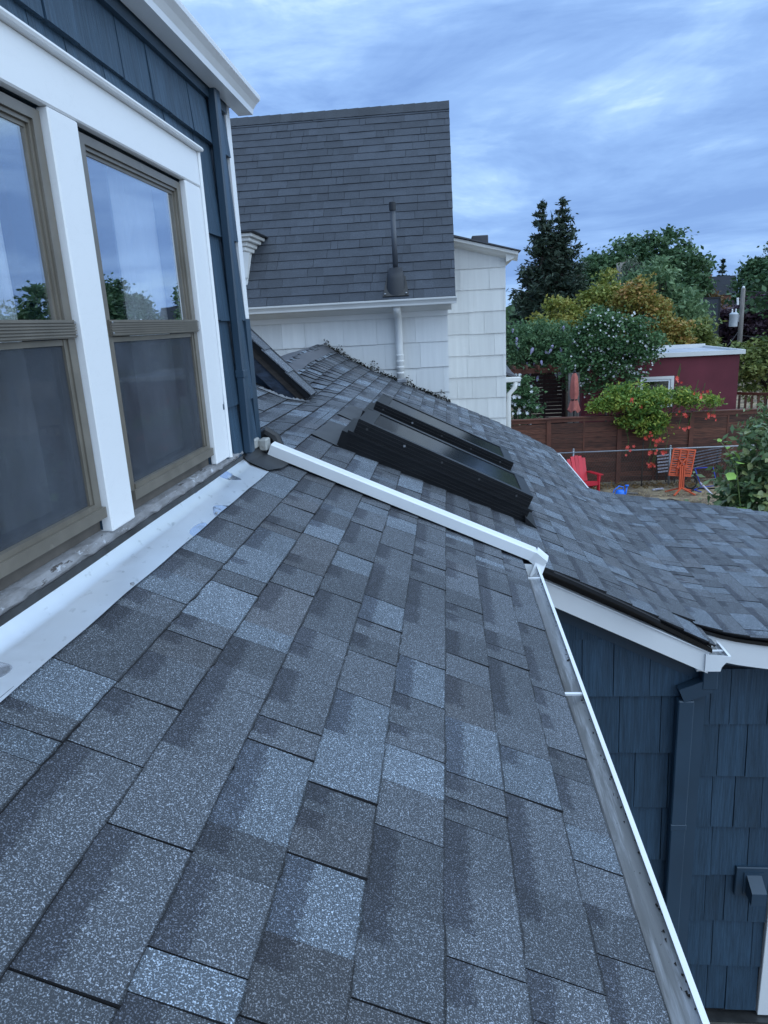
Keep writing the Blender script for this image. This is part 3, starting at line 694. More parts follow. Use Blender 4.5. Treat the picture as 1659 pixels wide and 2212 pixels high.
# top rows are cut under the rake by the frieze board
def cutrow(zb, zt): return zt
P_ = WL[wl1.name]
shakes(wl1, US_navy, (0, 3.509, 0), (1, 0, 0), (0, -1, 0), [(zb, zt) for zb, zt in rows1[1:]], lambda z: (.205, 1.235), Wd, .028, .004, .002, skip=None, lap=-.006)
ob('gable_frieze', raked(.30, 1.235, rk(.30)+.01, rk(1.235)+.01, 3.484, 3.507, .11), m_navy_s, wl1)
Vt = [(.30, 3.5085, -1.66), (.80, 3.5085, -1.66), (.62, 3.5085, rk(.62)-.08), (.30, 3.5085, rk(.30)-.08)]
ob('gable_panel', ([(x, 3.492, z) for x, y, z in Vt]+Vt, [(0, 1, 2, 3), (0, 4, 5, 1), (1, 5, 6, 2)]), m_navy, wl1)
ob('corner_trim', box(1.236, 1.305, 3.487, 3.509, -4.43, -1.74), m_navy_s, wl1)
shakes(wl2, US_navy, (0, 3.779, 0), (1, 0, 0), (0, -1, 0), [(-2.32-.345*i, -2.32-.345*(i-1)) for i in range(0, 7)], lambda z: (1.355, 1.866), Wd, .028, .004, .002, lap=-.006)
ob('corner_trim', box(1.3058, 1.352, 3.752, 3.779, -4.43, -1.73), m_navy_s, wl2)
ob('porch_frieze', raked(1.3, 3.3, -1.80, -2.11, 3.745, 3.7785, .11), m_navy_s, wl2)
ob('window_casing', bev(1.868, 1.985, 3.74, 3.779, -4.42, -1.98, .003), m_white, wl2)
pw_ = ob('window', join(box(1.987, 2.05, 3.75, 3.7795, -4.40, -2.2), box(2.60, 2.66, 3.75, 3.7795, -4.40, -2.2), box(2.051, 2.599, 3.75, 3.7795, -2.27, -2.2), box(2.051, 2.599, 3.75, 3.7795, -4.40, -4.33), box(2.051, 2.599, 3.75, 3.7795, -3.35, -3.29)), m_white, wl2)
ob('pane', box(2.051, 2.599, 3.768, 3.7785, -4.33, -2.271), m_skyglass, pw_)
ob('foundation', bev(1.306, 3.3, 3.66, 3.95, G, -4.445, .01), m_concrete, house)
ob('sill_flashing', box(1.32, 3.3, 3.70, 3.775, -4.443, -4.432), m_flash_dk, house)
# downspout with offset elbow
d2 = ob('downspout', join(bev(1.150, 1.232, 3.425, 3.480, G+.1, -1.985, .006)), m_navy_s, house)
ob('downspout_elbow', join(bar((1.165, 3.452, -1.955), (1.305, 3.448, -1.895), .055, .078, (0, 0, 1)), bev(1.262, 1.338, 3.418, 3.476, -1.915, -1.776, .005)), m_navy_s, d2)
for z_ in (-2.78, -3.9): ob('downspout_band', bev(1.148, 1.234, 3.423, 3.481, z_, z_+.04, .004), m_navy_s, d2)
# painted dryer vent hood
vt = ob('vent_hood', bev(1.655, 1.845, 3.735, 3.762, -3.49, -3.285, .004), m_navy_s, wl2)
ob('hood', ([(1.715, 3.735, -3.33), (1.80, 3.735, -3.33), (1.80, 3.64, -3.39), (1.715, 3.64, -3.39), (1.715, 3.735, -3.46), (1.80, 3.735, -3.46), (1.80, 3.64, -3.475), (1.715, 3.64, -3.475)], [(0, 1, 2, 3), (7, 6, 5, 4), (0, 4, 5, 1), (1, 5, 6, 2), (2, 6, 7, 3), (3, 7, 4, 0)]), m_navy_s, vt)
ob('hood_flange', box(1.70, 1.815, 3.728, 3.7352, -3.468, -3.318), m_navy_s, vt)
# ------------------------------------------------ steep rake with cap shingles behind the dormer
def rkp(s, y, h):      # s along the rake downwards, h perpendicular
    d = np.array([.48, -.507])/math.hypot(.48, .507); nrm = np.array([.507, .48])/math.hypot(.48, .507)
    q = np.array([-1.49, .01])+d*s+nrm*h; return (q[0], y, q[1])
rl = math.hypot(.48, .507)
def rbox(s0, s1, y0, y1, h0, h1):
    V = [rkp(s, y, h) for h in (h0, h1) for s, y in ((s0, y0), (s1, y0), (s1, y1), (s0, y1))]
    return V, [(0, 3, 2, 1), (4, 5, 6, 7), (0, 1, 5, 4), (1, 2, 6, 5), (2, 3, 7, 6), (3, 0, 4, 7)]
sr = ob('rake_edge', rbox(-.75, rl-.01, 5.262, 5.52, -.05, -.006), m_black, house)
sb_ = -.72
while sb_ < rl-.02:
    e_ = min(sb_+.235, rl+.01)
    V = []
    for s, h in ((sb_-.02, .004), (e_, .014)):
        V += [rkp(s, 5.245, h-.012), rkp(s, 5.39, h), rkp(s, 5.53, h-.045)]
    V += [tuple(np.array(v)-np.array([.006, 0, .006])) for v in V]
    Fc = [(0, 3, 4, 1), (1, 4, 5, 2), (3, 9, 10, 4), (4, 10, 11, 5), (0, 6, 9, 3), (2, 5, 11, 8)]
    o = ob('cap_shingle', (V, Fc), m_sh, sr, uv=[(.5, .3)]*24); k_ = rnd.uniform(.85, 1.3); o.color = (*(BASE*k_*1.05), 0.)
    sb_ = e_
ob('rake_board', rbox(-.8, rl-.04, 5.30, 5.33, -.19, -.052), m_navy_dk, sr)
ob('rake_moulding', rbox(-.8, rl-.03, 5.285, 5.2995, -.105, -.052), m_darkwood, sr)
ob('soffit_board', rbox(-.8, rl-.10, 5.331, 5.52, -.205, -.19), m_navy_dk, sr)
ob('cheek_panel', ([(-1.62, 5.40, -.46), (-1.10, 5.40, -.58), (-1.20, 5.40, -.50), (-1.62, 5.40, -.06)]+[(-1.62, 5.46, -.46), (-1.10, 5.46, -.58), (-1.20, 5.46, -.50), (-1.62, 5.46, -.06)], [(0, 1, 2, 3), (0, 4, 5, 1), (1, 5, 6, 2), (2, 6, 7, 3)]), m_navy_s, sr)
# torn flashing strip under the rake
Vq = []; nq = 34
for i in range(nq+1):
    x = -1.40+(.42)*i/nq; Vq += [(x, 5.20+.05*i/nq, zmain(x)+dzr(x, 5.2)+.016), (x+rnd.uniform(-.004, .004), 5.24, zmain(x)+dzr(x, 5.24)+.018+rnd.uniform(0, .014))]
m_torn = plain('torn_pale_paper', (.22, .23, .25), .8, .2, 20)
ob('torn_flashing', (Vq, [(2*i, 2*i+2, 2*i+3, 2*i+1) for i in range(nq)]), m_torn, sr)
# ------------------------------------------------ skylights
m_boltd = plain('dull_bolt', (.05, .05, .052), .5, .1)
def skylight(x0, x1, ya, yb, xa_off):
    def q(x, y, h): return (x+SN*h, y, zmain(x)+CN*h)
    def sb(a, b, c, d, h0, h1, h0b=None, h1b=None):
        h0b = h0 if h0b is None else h0b; h1b = h1 if h1b is None else h1b
        V = [q(a, c, h0), q(b, c, h0b), q(b, d, h0b), q(a, d, h0), q(a, c, h1), q(b, c, h1b), q(b, d, h1b), q(a, d, h1)]
        return V, [(0, 3, 2, 1), (4, 5, 6, 7), (0, 1, 5, 4), (1, 2, 6, 5), (2, 3, 7, 6), (3, 0, 4, 7)]
    sk = ob('skylight', sb(x0, x1+.02, ya, yb, .004, .105, .004, .080), m_blackmetal, house)
    ob('curb_ledge', sb(x0+.03, x1+.03, ya-.014, yb+.014, .105, .122, .080, .094), m_blackmetal, sk)
    for i in range(3): ob('curb_rib', sb(x0+.05, x1+.01, ya-.006, ya, .03+i*.022, .036+i*.022, .02+i*.018, .026+i*.018), m_blackmetal, sk)
    fr = ob('sash_frame', join(sb(x0+.06, x1+.005, ya, ya+.045, .122, .205, .094, .168), sb(x0+.06, x1+.005, yb-.045, yb, .122, .205, .094, .168), sb(x0+.06, x0+.14, ya+.045, yb-.045, .122, .203, .121, .202), sb(x1-.06, x1+.005, ya+.045, yb-.045, .096, .170, .094, .166)), m_blackmetal, sk)
    for i in range(3): ob('frame_rib', sb(x0+.06, x1+.005, ya-.005, ya, .135+i*.022, .141+i*.022, .106+i*.02, .111+i*.02), m_blackmetal, fr)
    for i in range(5):
        fx = x0+.12+i*(x1-x0-.2)/4; hb = .165-.03*i/4; ob('bolt', bar(q(fx, ya-.008, hb), q(fx, ya+.001, hb), .012, .012), m_galv if i == 1 else m_boltd, fr)
    ob('pane', sb(x0+.14, x1-.06, ya+.045, yb-.045, .19, .197, .160, .166), m_skyglass, sk)
    ob('liner', sb(x0+.14, x1-.06, ya+.045, yb-.045, .10, .104, .08, .084), m_room, sk)
    ob('apron', ([q(x1+.0, ya-.05, .05), q(x1+.02, yb+.05, .05), q(x1+.10, yb+.05, .013), q(x1+.085, ya-.05, .013), q(x1+.02, ya-.05, .012)], [(0, 3, 2, 1), (0, 4, 3)]), m_blackmetal, sk)
    ob('head_flashing', ([q(x0-.15, ya+.02, .013), q(x0+.01, ya-.02, .013), q(x0+.01, yb+.05, .03), q(x0-.13, yb+.05, .016)], [(0, 1, 2, 3)]), plain('grey_lead_flashing', (.06, .062, .066), .5, .15), sk)
    return sk
skylight(-.665, .40, 4.06, 4.60, 0)
skylight(-.655, .375, 5.02, 5.56, 0)

# ================================================================== WHITE HOUSE
wh = empty('white_house', (-2.5, 10, G), 'white shake sided neighbouring house with steep charcoal shingle roof', 'house')
YW, YR2, TW = 8.80, 10.40, 1.13
ww = ob('wall', join(box(-6, .012, YW+.02, YW+.14, G, .30), box(-.10, .012, YW+.1402, 12, G, .30)), m_wwhite, wh)
ww2 = ob('wall', box(.0125, .825, YR2+.02, 13.0, G, .80), m_wwhite, wh)
shakes(ww, US_white, (0, YW+.019, 0), (1, 0, 0), (0, -1, 0), [(.05-.3*(i+1), .05-.3*i) for i in range(5)], lambda z: (-3.2, .012), (.3, .38, .45, .55), .022, .002, .003)
shakes(ww2, US_white, (0, YR2+.019, 0), (1, 0, 0), (0, -1, 0), [(.682-.3*i, .682-.3*(i-1)) for i in range(1, 9)], lambda z: (.0125, .826), (.22, .3, .38, .45), .024, .002, .004)
ob('gable_shingle', ([(.0125, YR2-.004, .66), (.826, YR2-.004, .66), (.826, YR2-.004, .775), (.0125, YR2-.004, .985), (.0125, YR2+.018, .66), (.826, YR2+.018, .66), (.826, YR2+.018, .775), (.0125, YR2+.018, .985)], [(0, 1, 2, 3), (0, 4, 5, 1), (1, 5, 6, 2), (2, 6, 7, 3)]), m_wwhite, ww2)
ob('frieze', box(-5, .014, YW-.012, YW+.018, .05, .135), m_wtrim, ww)
# crown along the low eave on the right wing
def rk2(x): return 1.07-(x-.13)*.262
prof = [(0, 0), (-.02, -.0), (-.10, .03), (-.14, .07), (-.17, .075), (-.17, .115), (0, .115)]
V, Fc = extr([(u, v) for u, v in prof], lambda u, v, t: (t, YR2+.02+u, rk2(t)-.125+v), .02, .985); ob('crown_moulding', (V, Fc), m_wtrim, ww2)
ob('crown_return', extr(prof, lambda u, v, t: (.826-u*.95, t, rk2(.985)-.125+v), YR2-.1, 13.0), m_wtrim, ww2)
ob('wing_roof', ([(.0, YR2-.18, rk2(0)+.0), (1.02, YR2-.18, rk2(1.02)+.0), (1.02, 13, rk2(1.02)), (0, 13, rk2(0)), (.0, YR2-.18, rk2(0)+.025), (1.02, YR2-.18, rk2(1.02)+.012), (1.02, 13, rk2(1.02)+.012), (0, 13, rk2(0)+.025)], [(0, 3, 2, 1), (4, 5, 6, 7), (0, 1, 5, 4), (1, 2, 6, 5), (2, 3, 7, 6), (3, 0, 4, 7)]), mm_memb, wh)
ob('roof_vent', bev(.40, .64, 11.2, 11.5, 1.0, 1.17, .01), mm_memb, wh)
# steep roof
EY, EZ, RY = 8.50, .262, 10.80
pw = math.atan(TW); RZ = EZ+(RY-EY)*TW; sl = math.hypot(RY-EY, RZ-EZ)
upw = np.array([0, math.cos(pw), math.sin(pw)]); nw = np.array([0, -math.sin(pw), math.cos(pw)])
wroof = ob('roof', ([(-6, EY, EZ-.004), (.108, EY, EZ-.004), (.108, RY, RZ-.004), (-6, RY, RZ-.004), (-6, EY, EZ-.05), (.108, EY, EZ-.05), (.108, RY, RZ-.07), (-6, RY, RZ-.07), (-6, RY+2.3, EZ), (.108, RY+2.3, EZ)], [(0, 1, 2, 3), (0, 4, 5, 1), (1, 5, 6, 2), (4, 7, 6, 5), (3, 2, 9, 8)]), m_felt, wh)
wc = []; k = 0; s = -.02; EW = .1425
while s < sl-.10:
    x = -3.2-rnd.uniform(0, .2); e = min(EW, sl-.02-s)
    while x < .112:
        wd = rnd.choice((.08, .14, .2, .26, .33))*rnd.uniform(.85, 1.15); a, b = x, min(x+wd, .112); x += wd
        if b-a < .02: continue
        p = np.array([a, EY, EZ])+upw*s; cc = np.array([.058, .067, .083])*rnd.uniform(.84, 1.16)
        add_cell(wc, p+np.array([0, 0, rnd.uniform(-.002, .002)]), (1, 0, 0), tuple(upw), tuple(nw), b-a-rnd.choice((.001, .004)), e+.012, .009, (*cc, rnd.choice((0., .6))))
    s += EW
emit(wc, wroof, UMW, m_wsh, 'shingle_field', m_wshs)
x = .112
rc_mat = m_wsh
while x > -3.3:
    a = x-.155; V = []
    for xx, h in ((x+.0, .010), (a-.02, .004)):
        for dy, dz in ((-.13, -.13*TW), (-.03, -.02), (.03, -.02), (.13, -.13*TW)): V.append((xx, RY+dy, RZ+dz+.016+h))
    o = ob('ridge_cap', (V, [(0, 1, 5, 4), (1, 2, 6, 5), (2, 3, 7, 6), (0, 4, 7, 3)]), m_wsh, wroof, uv=[(.5, .3)]*16); o.color = (*(np.array([.054, .060, .07])*rnd.uniform(.85, 1.1)), 0); x = a
fw = lambda u, v, t: (t, EY+.03-u, EZ-.012+v)
gw = kgut(wh, fw, -4.5, .118, .10, .075, m_wtrim, 'gutter', lining=False)
ob('eave_soffit', box(-4.5, .10, EY+.02, YW-.014, EZ-.085, EZ-.07), m_wtrim, wh)
ob('eave_moulding', extr([(0, 0), (-.12, .05), (-.14, .07), (-.14, .08), (0, .08)], lambda u, v, t: (t, YW-.0145+u, .13+v-.02), -4.5, .06), m_wtrim, wh)
wd_ = ob('downspout', tube([(-.575, 8.52, .17), (-.575, 8.60, .12), (-.575, 8.735, .06), (-.575, 8.735, -.3), (-.575, 8.735, -.665)], .044, 14), m_wtrim, wh, True)
for z_ in (-.40, -.47, -.54, -.61): ob('downspout_ring', lathe([(.046, 0), (.05, .012), (.046, .024)], 14, (-.575, 8.735, z_)), m_wtrim, wd_)
ob('shoe', bev(-.62, -.50, 8.66, 8.78, zmain(-.56)+.018, zmain(-.56)+.07, .01), m_galv, wd_)
# plumbing vent on the steep roof
def onw(x, s, h): return np.array([x, EY, EZ])+upw*s+nw*h
bt = ob('vent_boot', ([tuple(onw(x_, s_, h_)) for h_ in (.012, .022) for x_, s_ in ((-.725, .02), (-.425, .02), (-.465, .32), (-.685, .32))], [(0, 3, 2, 1), (4, 5, 6, 7), (0, 1, 5, 4), (1, 2, 6, 5), (2, 3, 7, 6), (3, 0, 4, 7)]), m_black, wh)
n_ = 20; V = []
b0 = onw(-.577, .17, .02); tops = (-.578, 8.70, .612)
for ring, (c_, rx_, ry_) in enumerate(((b0, .108, .15), (b0*.5+np.array(tops)*.5+np.array([0, -.02, .02]), .098, .11), (np.array(tops), .075, .06), (np.array(tops)+np.array([0, 0, -.02]), .06, .045))):
    for k in range(n_):
        t = 2*math.pi*k/n_; p = c_+np.array([rx_*math.cos(t), 0, 0])+((upw if ring == 0 else (upw*.6+np.array([0, .4, 0]) if ring == 1 else np.array([0, 1., 0])))*ry_*math.sin(t)); V.append(tuple(p))
m_boot = plain('dark_rubber_boot', (.014, .016, .021), .6, .1)
ob('boot_cone', (V, [(i*n_+k, i*n_+(k+1) % n_, (i+1)*n_+(k+1) % n_, (i+1)*n_+k) for i in range(3) for k in range(n_)]), m_boot, bt, True)
for xx in (-.70, -.455): ob('bolt', lathe([(.014, 0), (.012, .008), (.004, .012)], 8, tuple(onw(xx, .05, .024))), m_galv, bt)
vp = ob('vent_pipe', tube([(-.577, 8.70, .55), (-.582, 8.70, 1.25)], .031, 14), plain('grey_pvc', (.055, .062, .075), .45, .08), bt, True)
ob('pipe_collar', lathe([(.039, 0), (.039, .085), (.032, .09)], 14, (-.583, 8.70, 1.235)), m_boot, vp)
# small dormer of the white house at the left
wdm = ob('dormer', join(box(-4.2, -2.36, 8.72, 9.9, .52, .92)), m_wwhite, wh)
for i, (o_, z0, z1) in enumerate(((.03, .90, .95), (.055, .951, 1.0), (.10, 1.001, 1.045), (.14, 1.046, 1.085))):
    ob('cornice', bev(-4.2, -2.36+o_, 8.72-o_, 9.9, z0, z1, .006), m_wtrim, wdm)
ob('dormer_roof', bev(-4.2, -2.18, 8.55, 9.9, 1.086, 1.105, .004), m_boot, wdm)
ob('bracket', extr([(0, 0), (.05, .0), (.10, .28), (0, .30)], lambda u, v, t: (-2.40+u, t, .60+v), 8.70, 8.76), m_wtrim, wdm)
# small lower eave and downspout at the right corner
se = ob('side_eave', ([(.80, 11.2, -.79), (1.06, 11.2, -.90), (1.06, 12.2, -.90), (.80, 12.2, -.55), (.80, 11.2, -.83), (1.06, 11.2, -.94), (1.06, 12.2, -.94), (.80, 12.2, -.6)], [(0, 1, 2, 3), (7, 6, 5, 4), (0, 4, 5, 1), (1, 5, 6, 2), (2, 6, 7, 3)]), mm_memb, wh)
ob('gutter', bev(.83, 1.10, 11.12, 11.2, -.98, -.905, .01), m_wtrim, se)
ob('downspout', tube([(1.03, 11.16, -.98), (1.02, 11.16, -1.06), (.93, 11.16, -1.16), (.92, 11.16, -1.3), (.92, 11.16, -3.2)], .035, 10), m_wtrim, se, True)

# ================================================================== VEGETATION
rg = np.random.default_rng(5)
def leaf_mesh(C, size, asp=.55, up=.3, fold=0, val=None, droop=0):
    """C (n,3) centres -> diamond leaves"""
    n = len(C); a = rg.normal(size=(n, 3)); a[:, 2] = a[:, 2]*.6-droop; a /= np.linalg.norm(a, axis=1)[:, None]
    b = rg.normal(size=(n, 3)); b[:, 2] *= (1-up); b -= a*(a*b).sum(1)[:, None]; b /= np.linalg.norm(b, axis=1)[:, None]
    s = (size*rg.uniform(.6, 1.3, n))[:, None]
    V = np.stack([C-a*s, C+b*s*asp-a*s*.1, C+a*s, C-b*s*asp-a*s*.1], 1).reshape(-1, 3)
    Fc = (np.arange(n*4).reshape(n, 4)).tolist()
    val = rg.uniform(0, 1, n) if val is None else np.clip(val+rg.normal(0, .18, n), 0, 1)
    vc = np.repeat(np.stack([val, val, val, np.ones(n)], 1), 4, 0)
    return V, Fc, vc
def crown_pts(lobes, nclump, nleaf, spread, bottom=-.55, seed=0):
    P, Vv = [], []
    tot = sum(l[3]*l[4]+l[4]*l[5]+l[3]*l[5] for l in lobes)
    for (cx_, cy_, cz_, rx, ry, rz) in lobes:
        K = max(6, int(nclump*(rx*ry+ry*rz+rx*rz)/tot))
        d = rg.normal(size=(K*2, 3)); d /= np.linalg.norm(d, axis=1)[:, None]; d = d[d[:, 2] > bottom][:K]
        ph = rg.uniform(0, 6.28, 3); bumpy = 1+.12*np.sin(5*d[:, 0]+ph[0])+.12*np.sin(6*d[:, 1]+ph[1])+.1*np.sin(7*d[:, 2]+ph[2])
        rr = (.62+.38*rg.uniform(0, 1, len(d))**.5)*bumpy
        c = np.array([cx_, cy_, cz_])+d*rr[:, None]*np.array([rx, ry, rz])
        for q, dd in zip(c, d):
            m_ = max(4, int(nleaf*rg.uniform(.5, 1.4))); s = spread*rg.uniform(.6, 1.3)
            pts = q+rg.normal(size=(m_, 3))*np.array([s, s, s*.55]); P.append(pts); Vv.append(np.full(m_, rg.uniform(.1, .9)))
    return np.concatenate(P), np.concatenate(Vv)
def limbs(base, lobes, r0, lean=(0, 0)):
    bx_, by_, bz_ = base; tz = min(l[2]-l[5]*.2 for l in lobes); top = (bx_+lean[0], by_+lean[1], tz)
    parts = [tube([(bx_, by_, bz_-.1), (bx_+lean[0]*.3, by_, bz_+(tz-bz_)*.4), top], [r0, r0*.8, r0*.6], 9)]
    for l in lobes:
        for k in range(5):
            d = rg.normal(size=3); d[2] = abs(d[2]); d /= np.linalg.norm(d); e = np.array(l[:3])+d*np.array(l[3:])*.75; mid = (np.array(top)+e)/2+np.array([0, 0, .1*l[5]])
            parts.append(tube([top, tuple(mid), tuple(e)], [r0*.5, r0*.25, r0*.07], 6))
    return join(*parts)
def tree(name, label, cat, base, lobes, nclump, nleaf, spread, lsize, mat, r0=.2, group=None, asp=.55, droop=0, bottom=-.55):
    t = empty(name, base, label, cat, group=group)
    ob('trunk', limbs(base, lobes, r0), m_bark, t, True)
    P, v = crown_pts(lobes, nclump, nleaf, spread, bottom); V, Fc, vc = leaf_mesh(P, lsize, asp, .3, 0, v, droop)
    ob('crown', (V, Fc), mat, t, vcol=vc); return t
T_ = 'trees beyond the yard'
# big dome tree
Y = 65.
tree('shade_tree', 'broad dark green dome shaped tree on the skyline', 'tree', (.258*Y, Y, G), [(.225*Y, Y, .045*Y, 3.4, 3, 2.2), (.265*Y, Y+1, .052*Y, 4.0, 3.5, 2.7), (.296*Y, Y, .038*Y, 2.3, 3, 2.3), (.25*Y, Y-1, .015*Y, 4.2, 3, 2.0), (.295*Y, Y-1, .02*Y, 2.2, 3, 1.9), (.195*Y, Y, .045*Y, 1.6, 2, 1.5), (.325*Y, Y, .052*Y, .55, .6, .35)], 620, 40, .42, .20, ml_dome, .5, T_)
# conifer with two leaders
def conifer(name, label, base, leaders, r_base, z_low, mat, n_lev, r0, needle=.16, dens=1., group=None):
    t = empty(name, base, label, 'tree', group=group); C, A, W = [], [], []; tr = []
    for (lx, ly, lz) in leaders:
        tr.append(tube([(base[0], base[1], base[2]-.1), ((base[0]+lx)/2, (base[1]+ly)/2, (base[2]+lz)/2*.8), (lx, ly, lz*.6+base[2]*.2), (lx, ly, lz)], [r0, r0*.7, r0*.45, .02], 8))
        H = lz-z_low
        for i in range(n_lev):
            f = (i/n_lev)**.9; z = lz-f*H; rad = r_base*(.06+.94*f**.80); nb = int(5+7*f)
            for k in range(nb):
                az = rg.uniform(0, 6.283); L_ = rad*rg.uniform(.55, 1.12); rise = rg.uniform(-.02, .3)
                m_ = max(4, int(L_*13*dens)); tt = np.linspace(.05, 1, m_)
                px = lx+np.cos(az)*L_*tt; py = ly+np.sin(az)*L_*tt; pz = z-L_*.42*tt+L_*.40*tt**3+rise*.2
                tr.append(tube([(lx, ly, z), (px[m_//2], py[m_//2], pz[m_//2]), (px[-1], py[-1], pz[-1])], [.05, .03, .008], 4, False))
                for rep in range(4):
                    j = rg.normal(size=(m_, 3))*np.array([.10, .10, .05])*(1+L_*.25); c = np.stack([px, py, pz], 1)+j; c[:, 2] -= rg.uniform(0, .28, m_)*(.4+.5*L_); C.append(c); W.append(np.full(m_, rg.uniform(.1, .9)))
        C.append(np.array([[lx+rg.normal()*.05, ly+rg.normal()*.05, lz+.25-u] for u in np.linspace(0, 1.4, 60)])); W.append(np.full(60, .4))
    C = np.concatenate(C); W = np.concatenate(W)
    V, Fc, vc = leaf_mesh(C, needle, .30, .2, 0, W, .35)
    ob('trunk', join(*tr), m_bark, t, True); ob('crown', (V, Fc), mat, t, vcol=vc); return t
Y = 42.
conifer('spruce_tree', 'tall dark spruce with twin pointed tops beside the white house', (.140*Y, Y, G), [(.127*Y, Y, .137*Y), (.154*Y, Y+.4, .140*Y)], 3.1, -3.4, ml_con, 30, .35, .17, 1.25, T_)
Y = 110.
for rx_, tz_, lb in ((.339, .051, 'left one of two tiny distant conifers on the skyline'), (.357, .055, 'right one of two tiny distant conifers on the skyline')):
    conifer('distant_conifer', lb, (rx_*Y, Y, G), [(rx_*Y, Y, tz_*Y)], 1.7, -1, ml_con, 12, .25, .32, .5, 'distant conifers on the skyline')
# willow
Y = 50.
tw = empty('willow_tree', (.225*Y, Y, G), 'grey green drooping willow in front of the dome tree', 'tree', group=T_)
P, W, Bk = [], [], [tube([(.225*Y, Y, G), (.225*Y, Y, .0), (.228*Y, Y, .06*Y)], [.3, .2, .05], 8)]
for i in range(190):
    f = rg.uniform(); x0 = rg.uniform(.188, .262)*Y; zt = (.036+.030*math.exp(-((x0/Y-.238)/.014)**2))*Y*rg.uniform(.75, 1.0); y0 = Y+rg.normal()*1.0; ln = rg.uniform(1.0, 2.6); m_ = 46
    tt = np.linspace(0, 1, m_); c = np.stack([x0+.25*np.sin(tt*2+i)*tt+rg.normal(0, .06, m_), y0+rg.normal(0, .06, m_), zt-ln*tt], 1); P.append(c); W.append(np.full(m_, rg.uniform(.1, 1)))
    if i % 5 == 0: Bk.append(tube([(.226*Y, Y, zt-1.2), (x0*.5+.113*Y, y0, zt-.1), (x0, y0, zt), (x0+.1, y0, zt-.9)], [.05, .04, .03, .01], 5, False))
V, Fc, vc = leaf_mesh(np.concatenate(P), .13, .28, .2, 0, np.concatenate(W), 1.2)
ob('trunk', join(*Bk), plain('pale_bark', (.22, .20, .17), .8, .2), tw, True); ob('crown', (V, Fc), ml_will, tw, vcol=vc)
# mid green trees
Y = 40.
tree('ash_tree', 'mid green feathery tree below the dome tree', 'tree', (.28*Y, Y, G), [(.270*Y, Y, .020*Y, 1.25, 1.2, 1.45), (.252*Y, Y, .012*Y, 1.1, 1, 1.2), (.298*Y, Y, -.005*Y, 1.3, 1.2, 1.1)], 170, 42, .27, .15, ml_mid, .18, T_, .4, .5)
Y = 42.
tree('ash_tree', 'mid green feathery tree left of the dark grey building', 'tree', (.318*Y, Y, G), [(.306*Y, Y, -.012*Y, 1.15, 1.2, 1.3), (.318*Y, Y, -.042*Y, .9, 1, 1.1), (.292*Y, Y, -.02*Y, 1.2, 1, 1.2)], 170, 42, .27, .15, ml_mid, .18, T_, .4, .5)
# golden maples
Y = 32.
tree('golden_maple', 'golden green maple with a low rounded crown next to the spruce', 'tree', (.16*Y, Y, G), [(.157*Y, Y, -.020*Y, 1.15, 1, 1.25), (.137*Y, Y-.3, -.032*Y, .85, .8, .9), (.176*Y, Y, -.03*Y, .7, .7, .9)], 190, 44, .20, .085, ml_gold, .12, T_)
Y = 33.
tree('golden_maple', 'tall golden green maple at the centre of the trees', 'tree', (.215*Y, Y, G), [(.212*Y, Y, .012*Y, 1.0, .9, 1.05), (.198*Y, Y, -.012*Y, 1.0, .9, 1.1), (.228*Y, Y, -.01*Y, .9, .8, 1.1), (.21*Y, Y, -.05*Y, 1.3, 1, 1.1)], 260, 44, .20, .085, ml_gold, .14, T_)
Y = 31.5
tree('orange_maple', 'maple with orange tinged leaves above the burgundy shed', 'tree', (.27*Y, Y, G), [(.252*Y, Y, .002*Y, .75, .7, 1.0), (.268*Y, Y, -.025*Y, 1.0, .9, 1.1), (.293*Y, Y, -.038*Y, .75, .7, .75), (.25*Y, Y, -.055*Y, 1.3, 1, .9), (.306*Y, Y, -.048*Y, .5, .5, .45)], 300, 44, .18, .085, ml_oran, .13, T_)
Y = 34.
tree('lime_tree', 'yellow green tree between orange maple and dark grey building', 'tree', (.325*Y, Y, G), [(.318*Y, Y, -.042*Y, .95, .9, .9), (.337*Y, Y, -.062*Y, .7, .8, .75), (.325*Y, Y, -.07*Y, 1.2, 1, .8)], 180, 42, .20, .10, ml_yg, .12, T_)
# right hand side
Y = 52.
tree('purple_plum', 'dark purple leaved plum tree behind the utility pole', 'tree', (.41*Y, Y, G), [(.385*Y, Y, -.028*Y, 1.5, 1.4, 1.5), (.415*Y, Y, -.022*Y, 1.8, 1.5, 1.7), (.37*Y, Y, -.04*Y, .9, 1, 1.3), (.40*Y, Y, -.065*Y, 2.4, 1.5, 1.2)], 300, 42, .32, .15, ml_plum, .2, T_)
Y = 58.
tree('walnut_tree', 'large green tree at the right edge of the photo', 'tree', (.41*Y, Y, G), [(.408*Y, Y, .022*Y, 1.5, 1.6, 1.6), (.425*Y, Y, .035*Y, 2.0, 2, 2.0), (.390*Y, Y, .010*Y, .9, 1.2, 1.1), (.45*Y, Y, .02*Y, 2.4, 2, 2.5), (.42*Y, Y, -.01*Y, 2.6, 2, 1.4)], 420, 42, .36, .17, ml_dome, .35, T_)
Y = 64.
tree('copper_tree', 'small rust brown tree below the distant chimney', 'tree', (.33*Y, Y, G), [(.322*Y, Y, .010*Y, 1.0, 1, 1.0), (.34*Y, Y, .002*Y, 1.0, 1, .9)], 110, 40, .28, .14, ml_rust, .15, T_)
Y = 27.
tree('smoke_bush', 'yellow green bushes right of the burgundy shed', 'shrub', (.425*Y, Y, G), [(.415*Y, Y, -.082*Y, .75, .8, .7), (.425*Y, Y, -.105*Y, .9, .8, .8), (.40*Y, Y+1, -.075*Y, .6, .6, .6), (.445*Y, Y, -.07*Y, 1.0, .8, 1.0)], 170, 40, .17, .085, ml_yg, .06)
